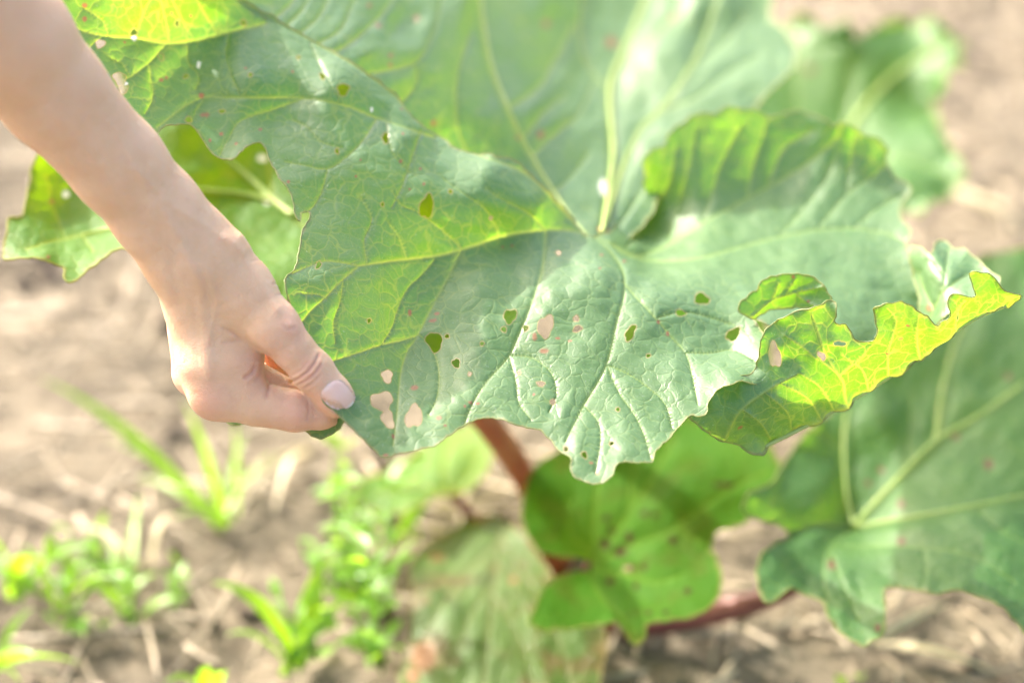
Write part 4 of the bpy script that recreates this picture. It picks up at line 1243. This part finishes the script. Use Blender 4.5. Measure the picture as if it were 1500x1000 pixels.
def weed(bpx, bpy_, h, nst, nlf, ll, label, group, spread=0.5, seed=0, tall=1.0):
    r = random.Random(seed)
    b = ground_at(bpx, bpy_)
    e = tag(empty('weed', b), label, 'weed', group)
    n = 7
    V, F = [], []
    for i in range(n):
        t = i / (n - 1)
        wd = ll * 0.42 * (math.sin(math.pi * min(1, t * 0.95 + 0.03)) ** 0.75)
        for k in (-1, 0, 1):
            V.append((k * wd / 2, t * ll, -0.22 * ll * t * t + abs(k) * wd * 0.16))
    for i in range(n - 1):
        for k in range(2):
            a = i * 3 + k
            F.append((a, a + 1, a + 4, a + 3))
    lm = mesh_np('weed_leaf', V, F)
    lm.materials.append(M_WEED)
    for s in range(nst):
        a = r.uniform(0, 2 * math.pi)
        q = r.uniform(0.2, 1) * spread
        hh = h * r.uniform(0.6, 1)
        tip = b + np.array([math.cos(a) * q * hh, math.sin(a) * q * hh, hh])
        mid = (b + tip) / 2 + np.array([math.cos(a + 1), math.sin(a + 1), 0.3]) * hh * 0.12
        P = catmull(np.array([b, mid, tip]) * 1000, 8) / 1000
        v, f = tube(P, np.linspace(0.0016, 0.0007, len(P)), 6)
        link('stem', mesh_np('stem', v, f), M_GRASS, e)
        for k in range(nlf):
            t = 0.25 + 0.75 * (k + r.random() * 0.6) / nlf
            p = P[min(len(P) - 1, int(t * len(P)))]
            o = bpy.data.objects.new('leaf', lm)
            C.objects.link(o)
            o.parent = e
            o.matrix_parent_inverse = Matrix.Translation(-Vector(b))
            o.location = p
            o.rotation_euler = (r.uniform(0.0, 1.0), r.uniform(-0.5, 0.5), r.uniform(0, 6.28))
            sc = r.uniform(0.6, 1.15)
            o.scale = (sc, sc, sc)
    return e


grass_tuft(335, 770, [(58, 553, 1.66, 0.0060, 0.02), (266, 582, 1.62, 0.0050, 0.015), (362, 630, 1.70, 0.0036, 0.01), (345, 600, 1.66, 0.003, 0.01), (150, 640, 1.68, 0.003, 0.012), (200, 700, 1.70, 0.006, 0.012), (300, 660, 1.75, 0.005, 0.01), (410, 660, 1.74, 0.005, 0.01), (250, 760, 1.60, 0.005, 0.01)], 'sunlit grass tuft with one long blade reaching left, below the hand')
grass_tuft(20, 880, [(150, 800, 1.50, 0.006, 0.02), (65, 825, 1.45, 0.008, 0.02), (-30, 790, 1.50, 0.006, 0.02), (110, 790, 1.56, 0.006, 0.01), (0, 830, 1.45, 0.006, 0.01)], 'grass tuft with flat pale blades above the bottom left corner')
grass_tuft(-20, 985, [(120, 972, 1.42, 0.008, 0.012), (60, 965, 1.41, 0.006, 0.015), (50, 890, 1.46, 0.005, 0.01), (30, 1000, 1.40, 0.008, 0.01)], 'grass blades lying low in the bottom left corner')
grass_tuft(425, 985, [(310, 853, 1.45, 0.0115, 0.02), (478, 808, 1.52, 0.010, 0.012), (395, 930, 1.45, 0.007, 0.012), (330, 930, 1.45, 0.006, 0.015), (520, 870, 1.48, 0.006, 0.01)], 'broad-leaved grass tuft left of the weeds with one wide blade')
grass_tuft(190, 905, [(160, 790, 1.58, 0.007, 0.01), (240, 840, 1.55, 0.006, 0.012), (110, 850, 1.52, 0.006, 0.012), (205, 720, 1.62, 0.005, 0.01), (280, 880, 1.52, 0.006, 0.01)], 'short grass tuft among the low weeds at lower left')
grass_tuft(90, 900, [(30, 800, 1.52, 0.004, 0.02), (140, 830, 1.53, 0.004, 0.02), (180, 850, 1.5, 0.004, 0.015), (60, 850, 1.5, 0.003, 0.015), (215, 835, 1.54, 0.003, 0.02)], 'thin wispy grass tuft standing between the low weeds')
grass_tuft(310, 1010, [(305, 975, 1.43, 0.006, 0.005), (325, 985, 1.42, 0.006, 0.005), (240, 1000, 1.41, 0.006, 0.008)], 'small grass shoot at the bottom edge')
grass_tuft(600, 800, [(650, 660, 1.62, 0.006, 0.01), (640, 720, 1.62, 0.007, 0.012), (560, 640, 1.70, 0.005, 0.01), (470, 780, 1.6, 0.006, 0.01)], 'thin grass tuft beside the young yellow-green leaf')
grass_tuft(1245, 1000, [(1230, 990, 1.44, 0.005, 0.003), (1260, 992, 1.44, 0.005, 0.003)], 'tiny grass shoot in the shaded soil at lower right')
# dry blades
grass_tuft(455, 660, [(330, 760, gd(760) - 0.02, 0.006, 0.01), (520, 640, gd(640) - 0.02, 0.004, 0.01), (400, 760, gd(760) - 0.03, 0.005, 0.02)], 'dry pale grass stalks lying below the hand', M_DRYGRASS, 'dry grass', 'dry grass on the soil')
grass_tuft(1500, 335, [(1395, 285, gd(285) - 0.02, 0.010, 0.01), (1330, 262, gd(262) - 0.01, 0.006, 0.01)], 'long dry straw blade lying on the soil behind the far leaf', M_DRYGRASS, 'dry grass', 'dry grass on the soil')
grass_tuft(1290, 935, [(1460, 985, gd(985) - 0.02, 0.005, 0.006), (1400, 880, gd(880) - 0.01, 0.004, 0.005)], 'dry straw lying under the broad right leaf', M_DRYGRASS, 'dry grass', 'dry grass on the soil')
grass_tuft(215, 830, [(260, 760, gd(760) - 0.03, 0.006, 0.02), (120, 770, gd(770) - 0.02, 0.005, 0.01)], 'bleached grass stalks standing in the low weeds', M_DRYGRASS, 'dry grass', 'dry grass on the soil')

gw = 'leafy weeds left of the rhubarb'
weed(545, 900, 0.13, 6, 8, 0.024, 'tall leafy weed beside the old reddish leaf', gw, 0.45, 1)
weed(520, 800, 0.105, 4, 7, 0.024, 'leafy weed standing behind the tall weed', gw, 0.5, 2)
weed(560, 985, 0.09, 5, 7, 0.023, 'leafy weed at the bottom edge beside the old leaf', gw, 0.6, 3)
weed(465, 965, 0.05, 4, 5, 0.022, 'low weed between the broad grass and the tall weed', gw, 0.8, 4)
weed(500, 880, 0.07, 4, 5, 0.022, 'leafy weed just left of the tall weed', gw, 0.7, 14)
gl = 'low weeds at lower left'
weed(95, 880, 0.05, 4, 5, 0.020, 'low spreading weed nearest the left edge', gl, 1.3, 5)
weed(165, 850, 0.045, 4, 4, 0.018, 'low spreading weed behind the short grass tuft', gl, 1.3, 6)
weed(250, 890, 0.035, 3, 4, 0.016, 'low weed to the right of the short grass tuft', gl, 1.2, 8)
weed(130, 930, 0.03, 4, 4, 0.018, 'flat little weed in front of the short grass tuft', gl, 1.3, 9)
